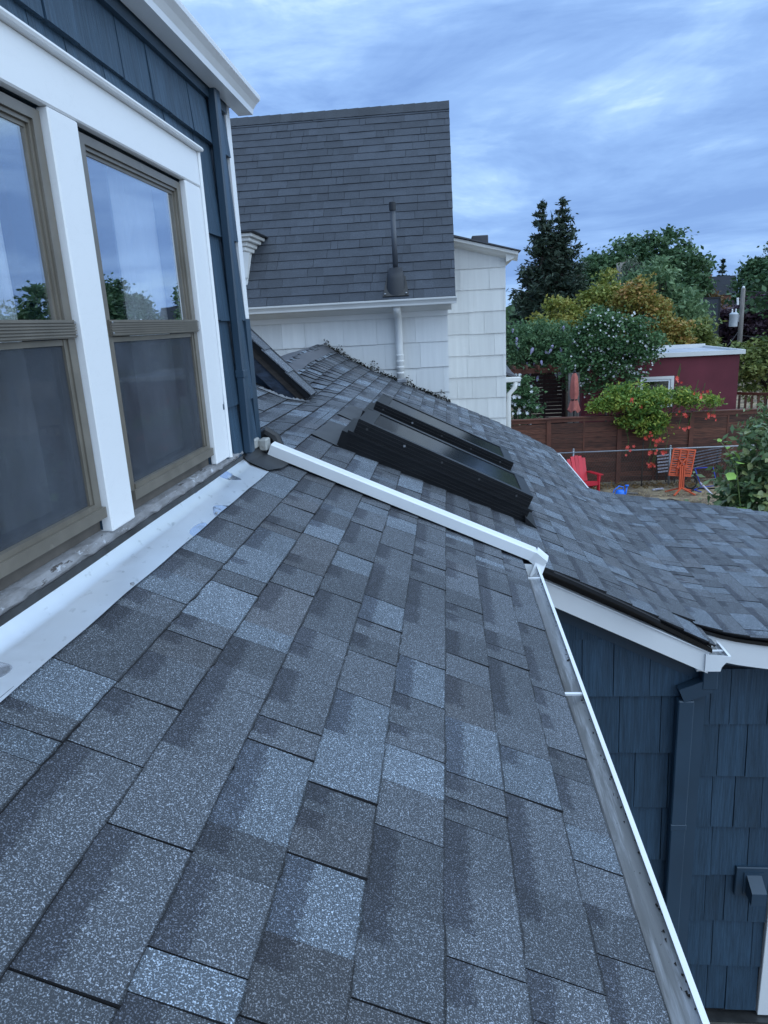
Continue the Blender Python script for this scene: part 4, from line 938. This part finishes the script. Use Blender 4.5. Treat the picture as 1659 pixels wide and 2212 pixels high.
# trees seen only mirrored in the windows
for k, (rx_, Y, h_, mt_, lb) in enumerate(((.50, 46., .075, ml_dome, 'round green tree past the right edge, mirrored in the near window'), (.60, 52., .045, ml_dome, 'low wide tree past the right edge, mirrored in the left window'), (.72, 48., .070, ml_mid, 'tall tree past the right edge, mirrored in the left window corner'))):
    tree('shade_tree', lb, 'tree', (rx_*Y, Y, G), [(rx_*Y, Y, (h_-.045)*Y, 3.2, 2.5, 2.1), ((rx_+.04)*Y, Y, (h_-.07)*Y, 2.6, 2.5, 2.2), ((rx_-.04)*Y, Y, (h_-.075)*Y, 2.5, 2.5, 1.9)], 150, 34, .45, .22, mt_, .3, 'trees mirrored in the windows')
# distant belt of foliage down to the horizon
P, W = [], []
for i in range(900):
    az = rg.uniform(-.35, 1.15); dd = rg.uniform(95, 150); q = np.array([math.sin(az)*dd, math.cos(az)*dd, 0]); top = rg.uniform(-2.5, 2.6)
    c = q+rg.normal(size=(18, 3))*np.array([1.6, 1.6, 1.]); c[:, 2] = rg.uniform(G+.3, top, 18); P.append(c); W.append(np.full(18, rg.uniform()))
V, Fc, vc = leaf_mesh(np.concatenate(P), .95, .7, .3, 0, np.concatenate(W)); b_ = ob('distant_woodland', (V, Fc), ml_dome, vcol=vc); tag(b_, 'dark green belt of far trees along the horizon', 'woodland', kind='stuff')
# flowers helper
def flowers(parent, name, pts, size, mat, petals=5):
    base_V, base_F = [(0, 0, 0)], []
    for k in range(petals):
        a = 2*math.pi*k/petals; n0 = len(base_V)
        base_V += [(.55*math.cos(a-.5), .55*math.sin(a-.5), .12), (1.0*math.cos(a), 1.0*math.sin(a), .22), (.55*math.cos(a+.5), .55*math.sin(a+.5), .12)]; base_F.append((0, n0, n0+1, n0+2))
    me = mk(name, base_V, base_F, mat); P0 = WL[parent.name]
    for p in pts:
        o = bpy.data.objects.new(name, me); link(o, parent); s = size*rnd.uniform(.75, 1.25)
        d = Vector((rnd.uniform(-.6, .6), -1, rnd.uniform(-.2, .8))); q = d.to_track_quat('Z', 'Y')
        o.matrix_local = Matrix.Translation(Vector(p)+Vector((0, 0, ZC))-Vector(P0))@q.to_matrix().to_4x4()@Matrix.Scale(s, 4)
def shell_pts(lobes, n, depth=.95):
    o_ = []
    for i in range(n):
        l = rnd.choice(lobes); d = rg.normal(size=3); d[1] = -abs(d[1]); d /= np.linalg.norm(d); o_.append(tuple(np.array(l[:3])+d*np.array(l[3:])*depth*rnd.uniform(.9, 1.08)))
    return o_
# flowering shrub with white blooms
Y = 22.6
lb_ = [(.205*Y, Y, -.030*Y, .75, .6, .72), (.230*Y, Y, -.042*Y, .85, .6, .85), (.188*Y, Y, -.06*Y, .7, .55, .75), (.215*Y, Y, -.085*Y, .95, .6, .85), (.255*Y, Y, -.058*Y, .5, .5, .6)]
fs = tree('flowering_shrub', 'tall green shrub dotted with white blossoms in front of the shed', 'shrub', (.215*Y, Y, G), lb_+[(.203*Y, Y, -.012*Y, .35, .35, .32), (.243*Y, Y, -.022*Y, .4, .35, .3), (.27*Y, Y, -.045*Y, .3, .3, .35)], 380, 44, .16, .055, ml_shr, .05)
flowers(fs, 'blossom', shell_pts(lb_+[lb_[0], lb_[1]], 270, 1.05), .038, m_pet)
# wisteria on the pergola
Y = 24.6
lw_ = [(.10*Y, Y, -.045*Y, .9, .8, .75), (.125*Y, Y, -.035*Y, .9, .8, .70), (.15*Y, Y, -.048*Y, .8, .8, .65), (.115*Y, Y-.3, -.062*Y, 1.1, .7, .45), (.165*Y, Y, -.055*Y, .6, .7, .55)]
wi = tree('wisteria', 'wisteria with pale lilac flower clusters over the pergola', 'climber', (.112*Y, Y, G), lw_, 330, 44, .15, .062, ml_wis, .06, None, .4, .5)
me_r = mk('flower_cluster', lathe([(.3, 0), (1, .8), (.95, 2.), (.5, 3.6), (.1, 4.4)], 7)[0], lathe([(.3, 0), (1, .8), (.95, 2.), (.5, 3.6), (.1, 4.4)], 7)[1], m_lil)
for p in shell_pts(lw_, 60, 1.10):
    o = bpy.data.objects.new('flower_cluster', me_r); link(o, wi); o.matrix_local = Matrix.Translation(Vector(p)+Vector((0, 0, ZC))-Vector(WL[wi.name]))@Matrix.Rotation(R(180)+rnd.uniform(-.6, .6), 4, 'X')@Matrix.Rotation(rnd.uniform(-.5, .5), 4, 'Y')@Matrix.Scale(.046*rnd.uniform(.8, 1.2), 4)
# rose bush beside the white house
Y = 21.6
lr_ = [(.098*Y, Y, -.105*Y, .35, .35, .55), (.108*Y, Y, -.125*Y, .35, .35, .6), (.092*Y, Y, -.14*Y, .4, .35, .6)]
rb = tree('rose_bush', 'white rose bush between the white house and the slatted screen', 'shrub', (.10*Y, Y, G), lr_, 90, 40, .10, .05, ml_shr, .03)
flowers(rb, 'rose', shell_pts(lr_, 40, 1.05), .065, m_pet, 6)

# dark moss and mould where the roof meets the white wall
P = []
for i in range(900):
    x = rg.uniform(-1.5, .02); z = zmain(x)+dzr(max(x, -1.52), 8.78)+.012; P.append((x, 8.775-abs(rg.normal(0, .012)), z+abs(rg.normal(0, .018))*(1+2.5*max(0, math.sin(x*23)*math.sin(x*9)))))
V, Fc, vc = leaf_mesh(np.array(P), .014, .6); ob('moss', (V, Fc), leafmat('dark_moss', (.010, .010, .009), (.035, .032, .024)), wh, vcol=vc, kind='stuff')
# ================================================================== YARD
FY = 20.3; fr_rot = R(.9)
fence = empty('wooden_fence', (5.5, FY, G), 'redwood stained board fence with framed panels across the back of the yard', 'fence')
def fy(x): return FY+(x-5.5)*math.tan(fr_rot)
ft = -.1385*FY
me_b = {}
post_x = [2.10+1.955*i-.0 for i in range(0, 6)]     # bays between posts
fx0 = 1.55
def fbox(x0, x1, dy0, dy1, z0, z1):
    V, Fc = box(x0, x1, 0, 0, z0, z1); V = [(x, fy(x)+(dy0 if i in (0, 1, 4, 5) else dy1), z) for i, (x, y, z) in enumerate(V)]; return V, Fc
posts = [fx0-1.0]+[2.78+1.955*i for i in range(0, 6)]
def ftop(x): return ft+(x-5.5)*.006
for x in posts: ob('post', fbox(x-.06, x+.06, -.07, .05, G, ftop(x)-.03), m_fence2, fence)
for a, b in zip(posts[:-1], posts[1:]):
    mid = (a+b)/2
    ob('top_cap', fbox(a, b-.002, -.10, .08, ftop(mid)-.03, ftop(mid)), m_fence2, fence)
    ob('top_rail', fbox(a+.061, b-.061, -.055, .02, ftop(mid)-.13, ftop(mid)-.031), m_fence2, fence)
    ob('stile', fbox(mid-.02, mid+.02, -.045, .02, G+.1, ftop(mid)-.131), m_fence2, fence)
    for s0, s1 in ((a+.062, mid-.021), (mid+.021, b-.062)):
        z = G+.08
        while z < ftop(mid)-.16:
            h_ = min(.145, ftop(mid)-.132-z); sag = rnd.uniform(-.004, .004); ob('board', fbox(s0, s1, -.03+rnd.uniform(-.006, .004), .0, z+sag, z+h_-.006+sag), m_fence, fence); z += .145
# picket fence behind on the right
pk = empty('picket_fence', (9.8, 24.0, G), 'low brown picket fence running back beside the burgundy shed', 'fence')
for i in range(16):
    f = i/15; x, y = 9.25+f*1.9, 24.2-f*2.6; zt = -.116*24.2+(-.125*21.6+.116*24.2)*f
    ob('picket', bar((x, y, G), (x, y, zt-.05), .07, .02, (0, 1, 0)), m_fence, pk)
ob('rail', bar((9.2, 24.25, -2.80), (11.2, 21.5, -2.70), .05, .09), m_fence2, pk)
# chain link fence
CY = 19.95
cl = empty('chain_link_fence', (5.5, CY, G), 'low grey chain link fence in front of the redwood fence', 'fence')
cz = -.1885*CY
ob('top_rail', tube([(1.6, CY, cz-.03), (6, CY, cz), (11, CY, cz+.03)], .022, 8), m_galv, cl, True)
for x in (.172*CY+.0, .3035*CY, .41*CY, .50*CY): ob('post', join(tube([(x, CY+.01, G), (x, CY+.01, cz+.06)], .03, 8), lathe([(.034, 0), (.03, .03), (.01, .045)], 8, (x, CY+.01, cz+.055))), m_galv, cl, True)
parts = []; hgt = cz-G-.05
x = 1.6
while x < 10.6:
    parts.append(bar((x, CY-.012, G+.04), (x+hgt*.62, CY-.012, cz-.01), .0035, .0035, (0, 1, 0))); parts.append(bar((x+hgt*.62, CY-.018, G+.04), (x, CY-.018, cz-.01), .0035, .0035, (0, 1, 0))); x += .075
ob('wire_mesh', join(*parts), plain('weathered_wire', (.12, .11, .10), .6, .2, metal=.3), cl, kind='stuff')
# trumpet vine
vx = [(.235*FY, FY-.12, -.124*FY, .65, .35, .24), (.262*FY, FY-.2, -.122*FY, .75, .4, .30), (.262*FY, FY-.3, -.143*FY, .55, .3, .42), (.275*FY, FY-.3, -.155*FY, .36, .25, .42), (.297*FY, FY-.1, -.119*FY, .7, .35, .26), (.33*FY, FY-.1, -.124*FY, .55, .3, .18), (.215*FY, FY-.05, -.127*FY, .45, .3, .16), (.245*FY, FY+.1, -.115*FY, .6, .4, .3)]
tv = tree('trumpet_vine', 'trumpet vine with scarlet flowers spilling over the redwood fence', 'climber', (.262*FY, FY-.35, G), vx, 300, 42, .11, .055, ml_vine, .02, None, .42, .5)
fl = []
for (rx_, rz_, n_, sp) in ((.279, -.172, 12, .16), (.264, -.168, 7, .14), (.238, -.183, 5, .13), (.271, -.186, 7, .13), (.288, -.187, 5, .12), (.271, -.205, 7, .12), (.345, -.143, 9, .15), (.313, -.157, 7, .13), (.306, -.140, 5, .12), (.329, -.112, 6, .13), (.300, -.093, 6, .12), (.255, -.124, 2, .07), (.24, -.117, 3, .1)):
    for i in range(n_): fl.append((rx_*FY+rnd.gauss(0, sp*.55), FY-.55+rnd.uniform(-.1, .1), rz_*FY+rnd.gauss(0, sp*.38)))
flowers(tv, 'flower', fl, .050, m_scar)
stems = [tube([(fl[k][0], FY-.15, ft+.0), (fl[k][0]+.1, FY-.45, fl[k][2]+.35), (fl[k][0], FY-.52, fl[k][2])], .006, 5) for k in range(0, len(fl), 3)]
ob('stem', join(*stems), ml_vine, tv)
# burgundy shed
SY = 23.4
sh = empty('garden_shed', (7.6, SY+1.5, G), 'burgundy stucco shed with flat pale roof behind the fence', 'shed')
sx0, sx1 = .252*SY, .3865*SY; stz = -.0625*SY
ob('wall', join(box(sx0, sx1, SY, SY+3.4, G, stz), box(.186*SY, sx0-.002, SY+.6, SY+3.2, G, stz-.35)), m_burg, sh)
ob('roof', box(sx0-.05, sx1+.06, SY-.08, SY+3.5, stz+.002, stz+.03), m_flat, sh)
for q in (box(sx0-.1, sx1+.12, SY-.12, SY-.05, stz-.03, stz+.10), box(sx0-.1, sx1+.12, SY+3.45, SY+3.55, stz-.03, stz+.16), box(sx1+.06, sx1+.13, SY-.048, SY+3.448, stz-.03, stz+.10)): ob('parapet_cap', q, m_wtrim, sh)
wx0, wx1, wz0, wz1 = .259*SY, .303*SY, -.1135*SY, -.089*SY
sw = ob('window', join(box(wx0, wx1, SY-.04, SY-.002, wz1-.09, wz1), box(wx1-.09, wx1, SY-.04, SY-.002, wz0-.4, wz1-.0905), box(wx0, wx0+.09, SY-.04, SY-.002, wz0-.4, wz1-.0905), box(wx0+.0905, wx1-.0905, SY-.04, SY-.002, wz0-.4, wz0-.31)), m_wtrim, sh)
ob('sash', join(box(wx0+.10, wx1-.10, SY-.02, SY-.003, wz1-.15, wz1-.10), box(wx1-.16, wx1-.101, SY-.02, SY-.003, wz0-.3, wz1-.151)), m_white, sw)
ob('pane', box(wx0+.1, wx1-.161, SY-.012, SY-.008, wz0-.3, wz1-.152), glass('shed_pane', .15, (.35, .45, .45), .02, .4), sw)
# pergola with screen and posts
PYY = 25.0
pg = empty('pergola', (.13*PYY, PYY, G), 'dark timber pergola carrying the wisteria', 'pergola')
pz = -.073*PYY
m_dkt = plain('dark_timber', (.045, .018, .016), .7, .3, 6)
for x, y in ((.096*PYY, PYY-1.4), (.165*PYY, PYY-1.4), (.096*PYY, PYY+1.2), (.165*PYY, PYY+1.2)): ob('post', box(x-.06, x+.06, y-.06, y+.06, G, pz), m_dkt, pg)
for y in (PYY-1.4, PYY+1.2): ob('beam', box(.08*PYY, .18*PYY, y-.05, y+.05, pz, pz+.16), m_fence2, pg)
for i in range(7): x = .085*PYY+i*.37; ob('rafter', box(x-.03, x+.03, PYY-1.8, PYY+1.6, pz+.161, pz+.26), m_fence2, pg)
ss = empty('slatted_screen', (.135*PYY, PYY+1.0, G), 'dark horizontal slatted privacy screen under the pergola', 'screen')
SYY = PYY+1.35; x0_, x1_ = .104*SYY, .158*SYY
for x in (x0_, (x0_+x1_)/2, x1_): ob('post', box(x-.045, x+.045, SYY, SYY+.09, G, -.078*SYY), m_dkt, ss)
z = G+.1
while z < -.080*SYY: ob('slat', box(x0_-.04, x1_+.04, SYY-.026, SYY-.002, z, z+.115), m_dkt, ss); z += .135
pp = ob('panel_post', bev(.1635*22.1, .1785*22.1, 22.1, 22.16, G, -.079*22.1, .01), m_polew); tag(pp, 'pale grey upright panel beside the closed parasol', 'panel')
# parasol
ux, uy = .1715*21.7, 21.7
um = empty('parasol', (ux, uy, G), 'closed faded coral parasol tied around its pole behind the fence', 'parasol')
ob('pole', tube([(ux, uy, G), (ux, uy, -.076*uy)], .022, 8), m_boot, um, True)
n_ = 24; V = []; zt = -.0795*uy; prof_ = [(.045, 0), (.075, -.10), (.10, -.34), (.11, -.62), (.075, -.78), (.10, -.84), (.155, -1.06), (.165, -1.12)]
for i, (r_, z) in enumerate(prof_):
    for k in range(n_): rr = r_*(1+(.22 if i > 0 else 0)*math.cos(k*math.pi*8/n_*1.0+(.5 if i > 4 else 0))); V.append((ux+rr*math.cos(2*math.pi*k/n_), uy+rr*math.sin(2*math.pi*k/n_), zt+z+(.05*math.cos(k*math.pi*8/n_) if i == 7 else 0)))
ob('canopy', (V, [(i*n_+k, i*n_+(k+1) % n_, (i+1)*n_+(k+1) % n_, (i+1)*n_+k) for i in range(7) for k in range(n_)]), m_umb, um, True)
ob('finial', lathe([(.03, 0), (.045, .03), (.045, .07), (.02, .1)], 10, (ux, uy, zt-.01)), m_boot, um, True)
ob('tie', lathe([(.090, 0), (.094, .02), (.090, .04)], 14, (ux, uy, zt-.80)), m_boot, um)
ob('base', lathe([(.28, 0), (.28, .06), (.05, .10)], 16, (ux, uy, G)), m_boot, um)
# adirondack chair
ch = empty('adirondack_chair', (.186*19.3, 19.3, G), 'red plastic adirondack chair standing by the fence', 'chair', rotz=R(17))
# local: faces -y ; seat 0.36
for i in range(5):
    top = .98-.020*abs(i-2)**2; p = np.array([(i-2)*.092, .20, .30]); q = np.array([(i-2)*.112, .45, top])
    lo('back_slat', bar(tuple(p), tuple(q), .100, .022, (0, -1, .35)), m_redp, ch)
for i in range(5): lo('seat_slat', bar((-.27, -.26+i*.105, .36-i*.022), (.27, -.26+i*.105, .36-i*.022), .092, .022), m_redp, ch)
for s in (-1, 1):
    lo('arm', join(bar((s*.34, -.36, .56), (s*.31, .30, .535), .13, .024)), m_redp, ch)
    lo('leg', bar((s*.30, -.29, .0), (s*.30, -.29, .55), .03, .11, (0, 1, 0)), m_redp, ch)
    lo('leg', bar((s*.28, .48, .0), (s*.28, -.30, .34), .03, .10), m_redp, ch)
    lo('arm_bracket', bar((s*.335, -.26, .40), (s*.335, -.30, .548), .03, .09, (0, 1, 0)), m_redp, ch)
lo('back_brace', bar((-.27, .36, .52), (.27, .36, .52), .03, .07), m_redp, ch)
lo('seat_apron', bar((-.285, -.315, .325), (.285, -.315, .325), .024, .10), m_redp, ch)
# folding table, top tipped upright
tx_, ty_ = .321*19.0, 19.0
ft_ = empty('folding_table', (tx_, ty_, G), 'orange slatted folding table with its top tipped upright', 'table', rotz=R(14))
TT = Matrix.Rotation(R(8), 4, 'Y')
def tilt(VF): return [tuple(TT@Vector(v)) for v in VF[0]], VF[1]
zc = .82; hw, hh = .33, .37
def tpl(x0, x1, z0, z1, y0=.06, y1=.085):
    V, Fc = box(x0, x1, y0, y1, z0-zc, z1-zc); V = [tuple(TT@Vector(v)+Vector((.03, 0, zc))) for v in V]; return V, Fc
for q in (tpl(-hw, hw, zc-hh, zc-hh+.04), tpl(-hw, hw, zc+hh-.04, zc+hh), tpl(-hw, -hw+.035, zc-hh+.04, zc+hh-.04), tpl(hw-.035, hw, zc-hh+.04, zc+hh-.04)): lo('rim', q, m_orange, ft_)
for xx in (-.11, .11): lo('batten', tpl(xx-.02, xx+.02, zc-hh+.041, zc+hh-.041, .045, .085), m_orange, ft_)
for i in range(11): z = zc-hh+.05+i*.059; lo('slat', tpl(-hw+.036, hw-.036, z, z+.030, .064, .080), m_orange, ft_)
for q in (bar((-.10, .03, .95), (.14, .03, .62), .03, .03), bar((-.12, .03, .68), (.12, .03, .93), .03, .03), bar((-.15, .02, .72), (.15, .02, .72), .03, .04)): lo('bracket', q, m_orange, ft_)
for xx in (-.055, 0, .055): lo('column', bar((xx, 0, .12), (xx, 0, .74), .035, .035, (0, 1, 0)), m_orange, ft_)
for a in (20, 140, 215, 300): lo('leg', bar((0, 0, .15), (.40*math.cos(R(a)), .40*math.sin(R(a)), .02), .035, .035), m_orange, ft_)
# watering can
wc_ = empty('watering_can', (.2375*18.5, 18.5, G), 'bright blue plastic watering can on the dry ground', 'watering can', rotz=R(10))
lo('body', lathe([(.12, 0), (.135, .03), (.125, .16), (.11, .24), (.07, .27)], 18, (0, 0, 0), 1, .85), m_bluep, wc_, True)
lo('spout', tube([(.10, 0, .06), (.16, 0, .18), (.18, 0, .33)], [.035, .025, .02], 10), m_bluep, wc_, True)
lo('rose', lathe([(.02, 0), (.055, .05), (.05, .065)], 12, (.18, 0, .32)), m_bluep, wc_, True)
lo('handle', tube([(-.12, 0, .08), (-.19, 0, .14), (-.16, 0, .27), (-.03, 0, .37), (.08, 0, .34), (.10, 0, .24)], .016, 8), m_bluep, wc_, True)
# slatted panels leaning on the fence
sl1 = empty('trellis', (.294*20.1, 20.1, G), 'small white slatted trellis hung on the fence left of the table', 'trellis')
for i in range(6): z = -.2005*20.1-.012*i*0-i*.0+(-.0)*i; z = -3.99-i*.092; ob('slat', bar((.286*20.1+.01*i, 20.12, z), (.3035*20.1, 20.12, z+.03), .02, .045), m_terr, sl1)
ob('stile', bar((.300*20.1, 20.14, -4.75), (.300*20.1, 20.14, -3.92), .03, .02, (0, 1, 0)), m_darkwood, sl1)
ob('stile', bar((.288*20.1, 20.14, -4.75), (.287*20.1, 20.14, -3.95), .03, .02, (0, 1, 0)), m_darkwood, sl1)
sl2 = empty('trellis', (.34*20.1, 20.1, G), 'long grey slatted trellis lying aslant behind the table', 'trellis')
m_slg = plain('grey_slat', (.20, .19, .22), .6, .3, 7)
for i in range(6): ob('slat', bar((.307*20.1, 20.13, -4.02-i*.10), (.372*20.1, 20.10, -3.80-i*.075), .02, .032), m_slg, sl2)
for xx in (.312, .34, .368): ob('stile', bar((xx*20.1, 20.155, -4.78), (xx*20.1, 20.15, -3.84), .04, .018, (0, 1, 0)), m_darkwood, sl2)
# blue tube frame
bf = empty('tube_frame', (.355*19.5, 19.5, G), 'bent blue steel tube frame lying against the fence', 'frame')
p4 = [(.338*19.5, 19.5, -.2175*19.5), (.362*19.5, 19.5, -.2165*19.5), (.3695*19.5, 19.5, -.243*19.5), (.348*19.5, 19.5, -.2445*19.5), (.338*19.5, 19.5, -.2175*19.5)]
ob('tube', tube(p4, .016, 8), m_bluef, bf, True)
ob('tube', tube([(.348*19.5, 19.5, -.2445*19.5), (.333*19.5, 19.2, G+.03), (.34*19.5, 19.0, G+.02)], .016, 8), m_bluef, bf, True)
# small dark planter edge, wheel, hose, plank, white offcut
wh_ = ob('bicycle_tyre', tube([(.334*19.4+.17*math.cos(a), 19.45+.02*math.sin(a), G+.19+.17*math.sin(a)) for a in np.linspace(0, 6.283, 22)], .022, 7), m_black); tag(wh_, 'old black tyre propped behind the orange table', 'tyre')
bk = ob('black_hose', tube([(.335*19.0+.9*t_, 19.0+.35*math.sin(t_*5), G+.04+.25*max(0, t_-.5)*2) for t_ in np.linspace(0, 1, 24)], .018, 7), m_black, None, True); tag(bk, 'black hose looping on the ground right of the orange table', 'hose')
hs = ob('garden_hose', tube([(.272*18.2+.75*t_, 18.2+.16*math.sin(t_*9)-.05*t_, G+.025) for t_ in np.linspace(0, 1.2, 40)], .016, 7), m_darkwood, None, True); tag(hs, 'thin brown hose curled on the straw in front of the table', 'hose')
pl = ob('plank', bar((.245*19.0, 19.1, G+.03), (.262*19.0, 19.0, G+.03), .07, .03), m_polew); tag(pl, 'short grey plank lying beside the watering can', 'plank')
wo = ob('offcut', join(bar((.283*19.3, 19.35, G+.03), (.298*19.3, 19.4, G+.05), .09, .03), bar((.286*19.3, 19.30, G+.06), (.297*19.3, 19.33, G+.07), .05, .02)), m_terr); tag(wo, 'pale scrap boards lying under the white trellis', 'scrap')
pipe = ob('pipe', tube([(.352*18.6, 18.9, G+.30), (.362*18.6, 18.3, G+.03)], .022, 8), m_terr, None, True); tag(pipe, 'white plastic pipe leaning in front of the bush', 'pipe')
# dry grass blades
P = np.stack([rg.uniform(3.2, 9., 9000), rg.uniform(13, 19.4, 9000), np.full(9000, G+.02)], 1)
msk = (np.sin(P[:, 0]*2.1)+np.sin(P[:, 1]*1.7+1)+rg.normal(0, .8, 9000)) > -.2; P = P[msk]
V, Fc, vc = leaf_mesh(P, .05, .12, .6); V[:, 2] = np.maximum(V[:, 2], G+.004); dg = ob('dry_grass', (V, Fc), m_straw, vcol=vc); tag(dg, 'straw coloured dead grass across the yard', 'grass', kind='stuff')
# weeds along the fence foot
P = np.stack([rg.uniform(3., 8.5, 900), rg.uniform(19.6, 20.1, 900), G+rg.uniform(0, .22, 900)**1.3], 1); V, Fc, vc = leaf_mesh(P, .06, .25, .4); wd2 = ob('weeds', (V, Fc), ml_rust, vcol=vc); tag(wd2, 'dry brown weeds along the foot of the fence', 'weeds', kind='stuff')
# big leaved bush close by on the right
BY = 9.2
bb = empty('leafy_bush', (4.3, BY, G), 'large leaved olive green bush at the right edge behind the porch roof', 'shrub')
lob = [(3.75, BY, -2.35, .30, .4, .38), (4.0, BY, -1.85, .40, .4, .55), (3.5, BY, -2.62, .25, .35, .25), (4.35, BY+.2, -1.9, .5, .5, .7), (3.95, BY, -2.6, .5, .45, .45)]
ob('stem', limbs((4.2, BY, G), lob, .05), m_bark, bb, True)
def leafshape(mat, w_=.34):
    V = [(0, 0, 0), (.25, w_*.75, .04), (.6, w_, .02), (1, 0, -.10), (.6, -w_, .02), (.25, -w_*.75, .04), (.3, 0, -.02), (.65, 0, -.04)]
    return mk('leaf', V, [(0, 6, 1), (1, 6, 7, 2), (2, 7, 3), (0, 5, 6), (5, 4, 7, 6), (4, 3, 7)], mat, True)
LM = [leafshape(m_laur), leafshape(m_laur, .26), leafshape(m_laur2, .3)]
def place_leaf(parent, me, p, s):
    o = bpy.data.objects.new('leaf', me); link(o, parent); d = Vector((rnd.gauss(-.25, .6), rnd.gauss(-.35, .5), rnd.gauss(-.05, .5))).normalized(); q = d.to_track_quat('X', 'Z')
    o.matrix_local = Matrix.Translation(Vector(p)+Vector((0, 0, ZC))-Vector(WL[parent.name]))@q.to_matrix().to_4x4()@Matrix.Rotation(rnd.uniform(-.8, .8), 4, 'X')@Matrix.Scale(s, 4)
for p in shell_pts(lob[:3]+[lob[4]]+lob[:2], 290, .95): place_leaf(bb, rnd.choice(LM), p, rnd.uniform(.09, .15))
P, v = crown_pts([(l[0]+.05, l[1]+.1, l[2], l[3]*.85, l[4], l[5]*.9) for l in lob], 170, 30, .12, -.9); V, Fc, vc = leaf_mesh(P, .06, .4, .3, 0, v); ob('inner_leaves', (V, Fc), ml_laur, bb, vcol=vc, kind='stuff')
# grape shoot with lime leaves
gv = empty('grape_shoot', (3.45, 8.9, G), 'thin grape shoot with bright lime leaves beside the leafy bush', 'climber')
pts = [(3.75, 8.95, G), (3.62, 8.92, -2.6), (3.50, 8.9, -1.95), (3.38, 8.9, -1.72), (3.28, 8.9, -1.60), (3.20, 8.9, -1.58)]
ob('stem', tube(pts, [.012, .01, .008, .006, .004, .003], 6), plain('green_shoot', (.14, .2, .05), .5), gv, True)
gl = [leafshape(m_lime, .48)]
for p, s in (((3.44, 8.88, -1.78), .10), ((3.52, 8.86, -1.85), .15), ((3.36, 8.88, -1.64), .07), ((3.30, 8.88, -1.60), .06), ((3.47, 8.88, -2.0), .14), ((3.50, 8.85, -2.55), .11), ((3.36, 8.85, -2.50), .10), ((3.57, 8.85, -2.45), .10), ((3.25, 8.88, -1.57), .05)): place_leaf(gv, gl[0], p, s); place_leaf(gv, gl[0], (p[0]+.03, p[1], p[2]-.03), s*.8)
# ------------------------------------------------ utility pole
UY = 44.; px_ = .3845*UY
up_ = empty('utility_pole', (px_, UY, G), 'weathered wooden utility pole with a grey transformer can', 'utility pole')
ob('pole', tube([(px_+.02, UY, G), (px_, UY, .0195*UY)], [.16, .115], 12), m_polew, up_, True)
ob('cap', lathe([(.08, 0), (.08, .08), (.03, .12)], 8, (px_, UY, .0195*UY)), m_pet, up_)
tr_ = ob('transformer', lathe([(.22, 0), (.23, .03), (.23, .66), (.245, .68), (.245, .73), (.15, .80)], 18, (px_-.42, UY, -.0285*UY)), plain('transformer_grey', (.55, .58, .62), .4, .05), up_, True)
for dx in (-.1, .1): ob('bushing', lathe([(.04, 0), (.05, .05), (.03, .1), (.05, .14), (.02, .22)], 8, (px_-.42+dx, UY, -.0285*UY+.79)), m_pet, tr_)
ob('bracket', bar((px_-.3, UY, -.018*UY), (px_-.1, UY, -.018*UY), .08, .4), m_galv, up_)
ob('cutout', bar((px_-.32, UY-.1, .008*UY), (px_-.28, UY-.1, -.001*UY), .10, .10, (0, 1, 0)), m_pet, up_)
for (a, b, sag) in (((px_-.1, UY, -.034*UY), (px_-4.5, UY-8, -.05*UY), .4), ((px_+.1, UY, .016*UY), (px_+9, UY-2, .02*UY), .4), ((px_, UY, -.04*UY), (px_+8, UY-3, -.045*UY), .3)):
    ob('wire', tube([tuple(np.array(a)+(np.array(b)-np.array(a))*t_-np.array([0, 0, sag*4*t_*(1-t_)])) for t_ in np.linspace(0, 1, 10)], .018, 5), m_boot, up_)
# dark grey building and far brick house
dy_ = 47.
db = empty('grey_building', (.345*dy_, dy_+2, G), 'dark slate grey boxy building seen between the trees', 'building')
ob('wall', box(.322*dy_, .3545*dy_, dy_, dy_+5, G, .0085*dy_), m_dkgrey, db)
ob('parapet', box(.320*dy_, .3565*dy_, dy_-.05, dy_+5.05, .0086*dy_, .0105*dy_), m_boot, db)
ob('corner_board', box(.3545*dy_+.002, .3545*dy_+.15, dy_+.05, dy_+.3, G, .008*dy_), m_boot, db)
for i in range(9): ob('siding_board', box(.322*dy_, .3535*dy_, dy_-.03, dy_-.002, -2.6+i*.33, -2.6+i*.33+.31), m_dkgrey, db)
ob('window', box(.332*dy_, .3375*dy_, dy_-.06, dy_-.031, -.036*dy_, -.028*dy_), m_white, db)
by_ = 78.
bh = empty('brick_house', (.36*by_, by_, G), 'distant house with dark roof and brick chimney on the skyline', 'house')
ob('wall', box(.340*by_, .372*by_, by_, by_+5, G, .012*by_), m_brick, bh)
rf = ob('roof', extr([(.336*by_, .012*by_), (.378*by_, .012*by_), (.372*by_, .036*by_), (.342*by_, .036*by_)], lambda u, v, t: (u, t, v), by_-.3, by_+5.3), m_dkgrey, bh)
ob('chimney', join(bev(.3335*by_, .3405*by_, by_-.5, by_+.4, G, .0355*by_, .03), bev(.3325*by_, .3415*by_, by_-.6, by_+.5, .0356*by_, .038*by_, .03)), m_brick, bh)
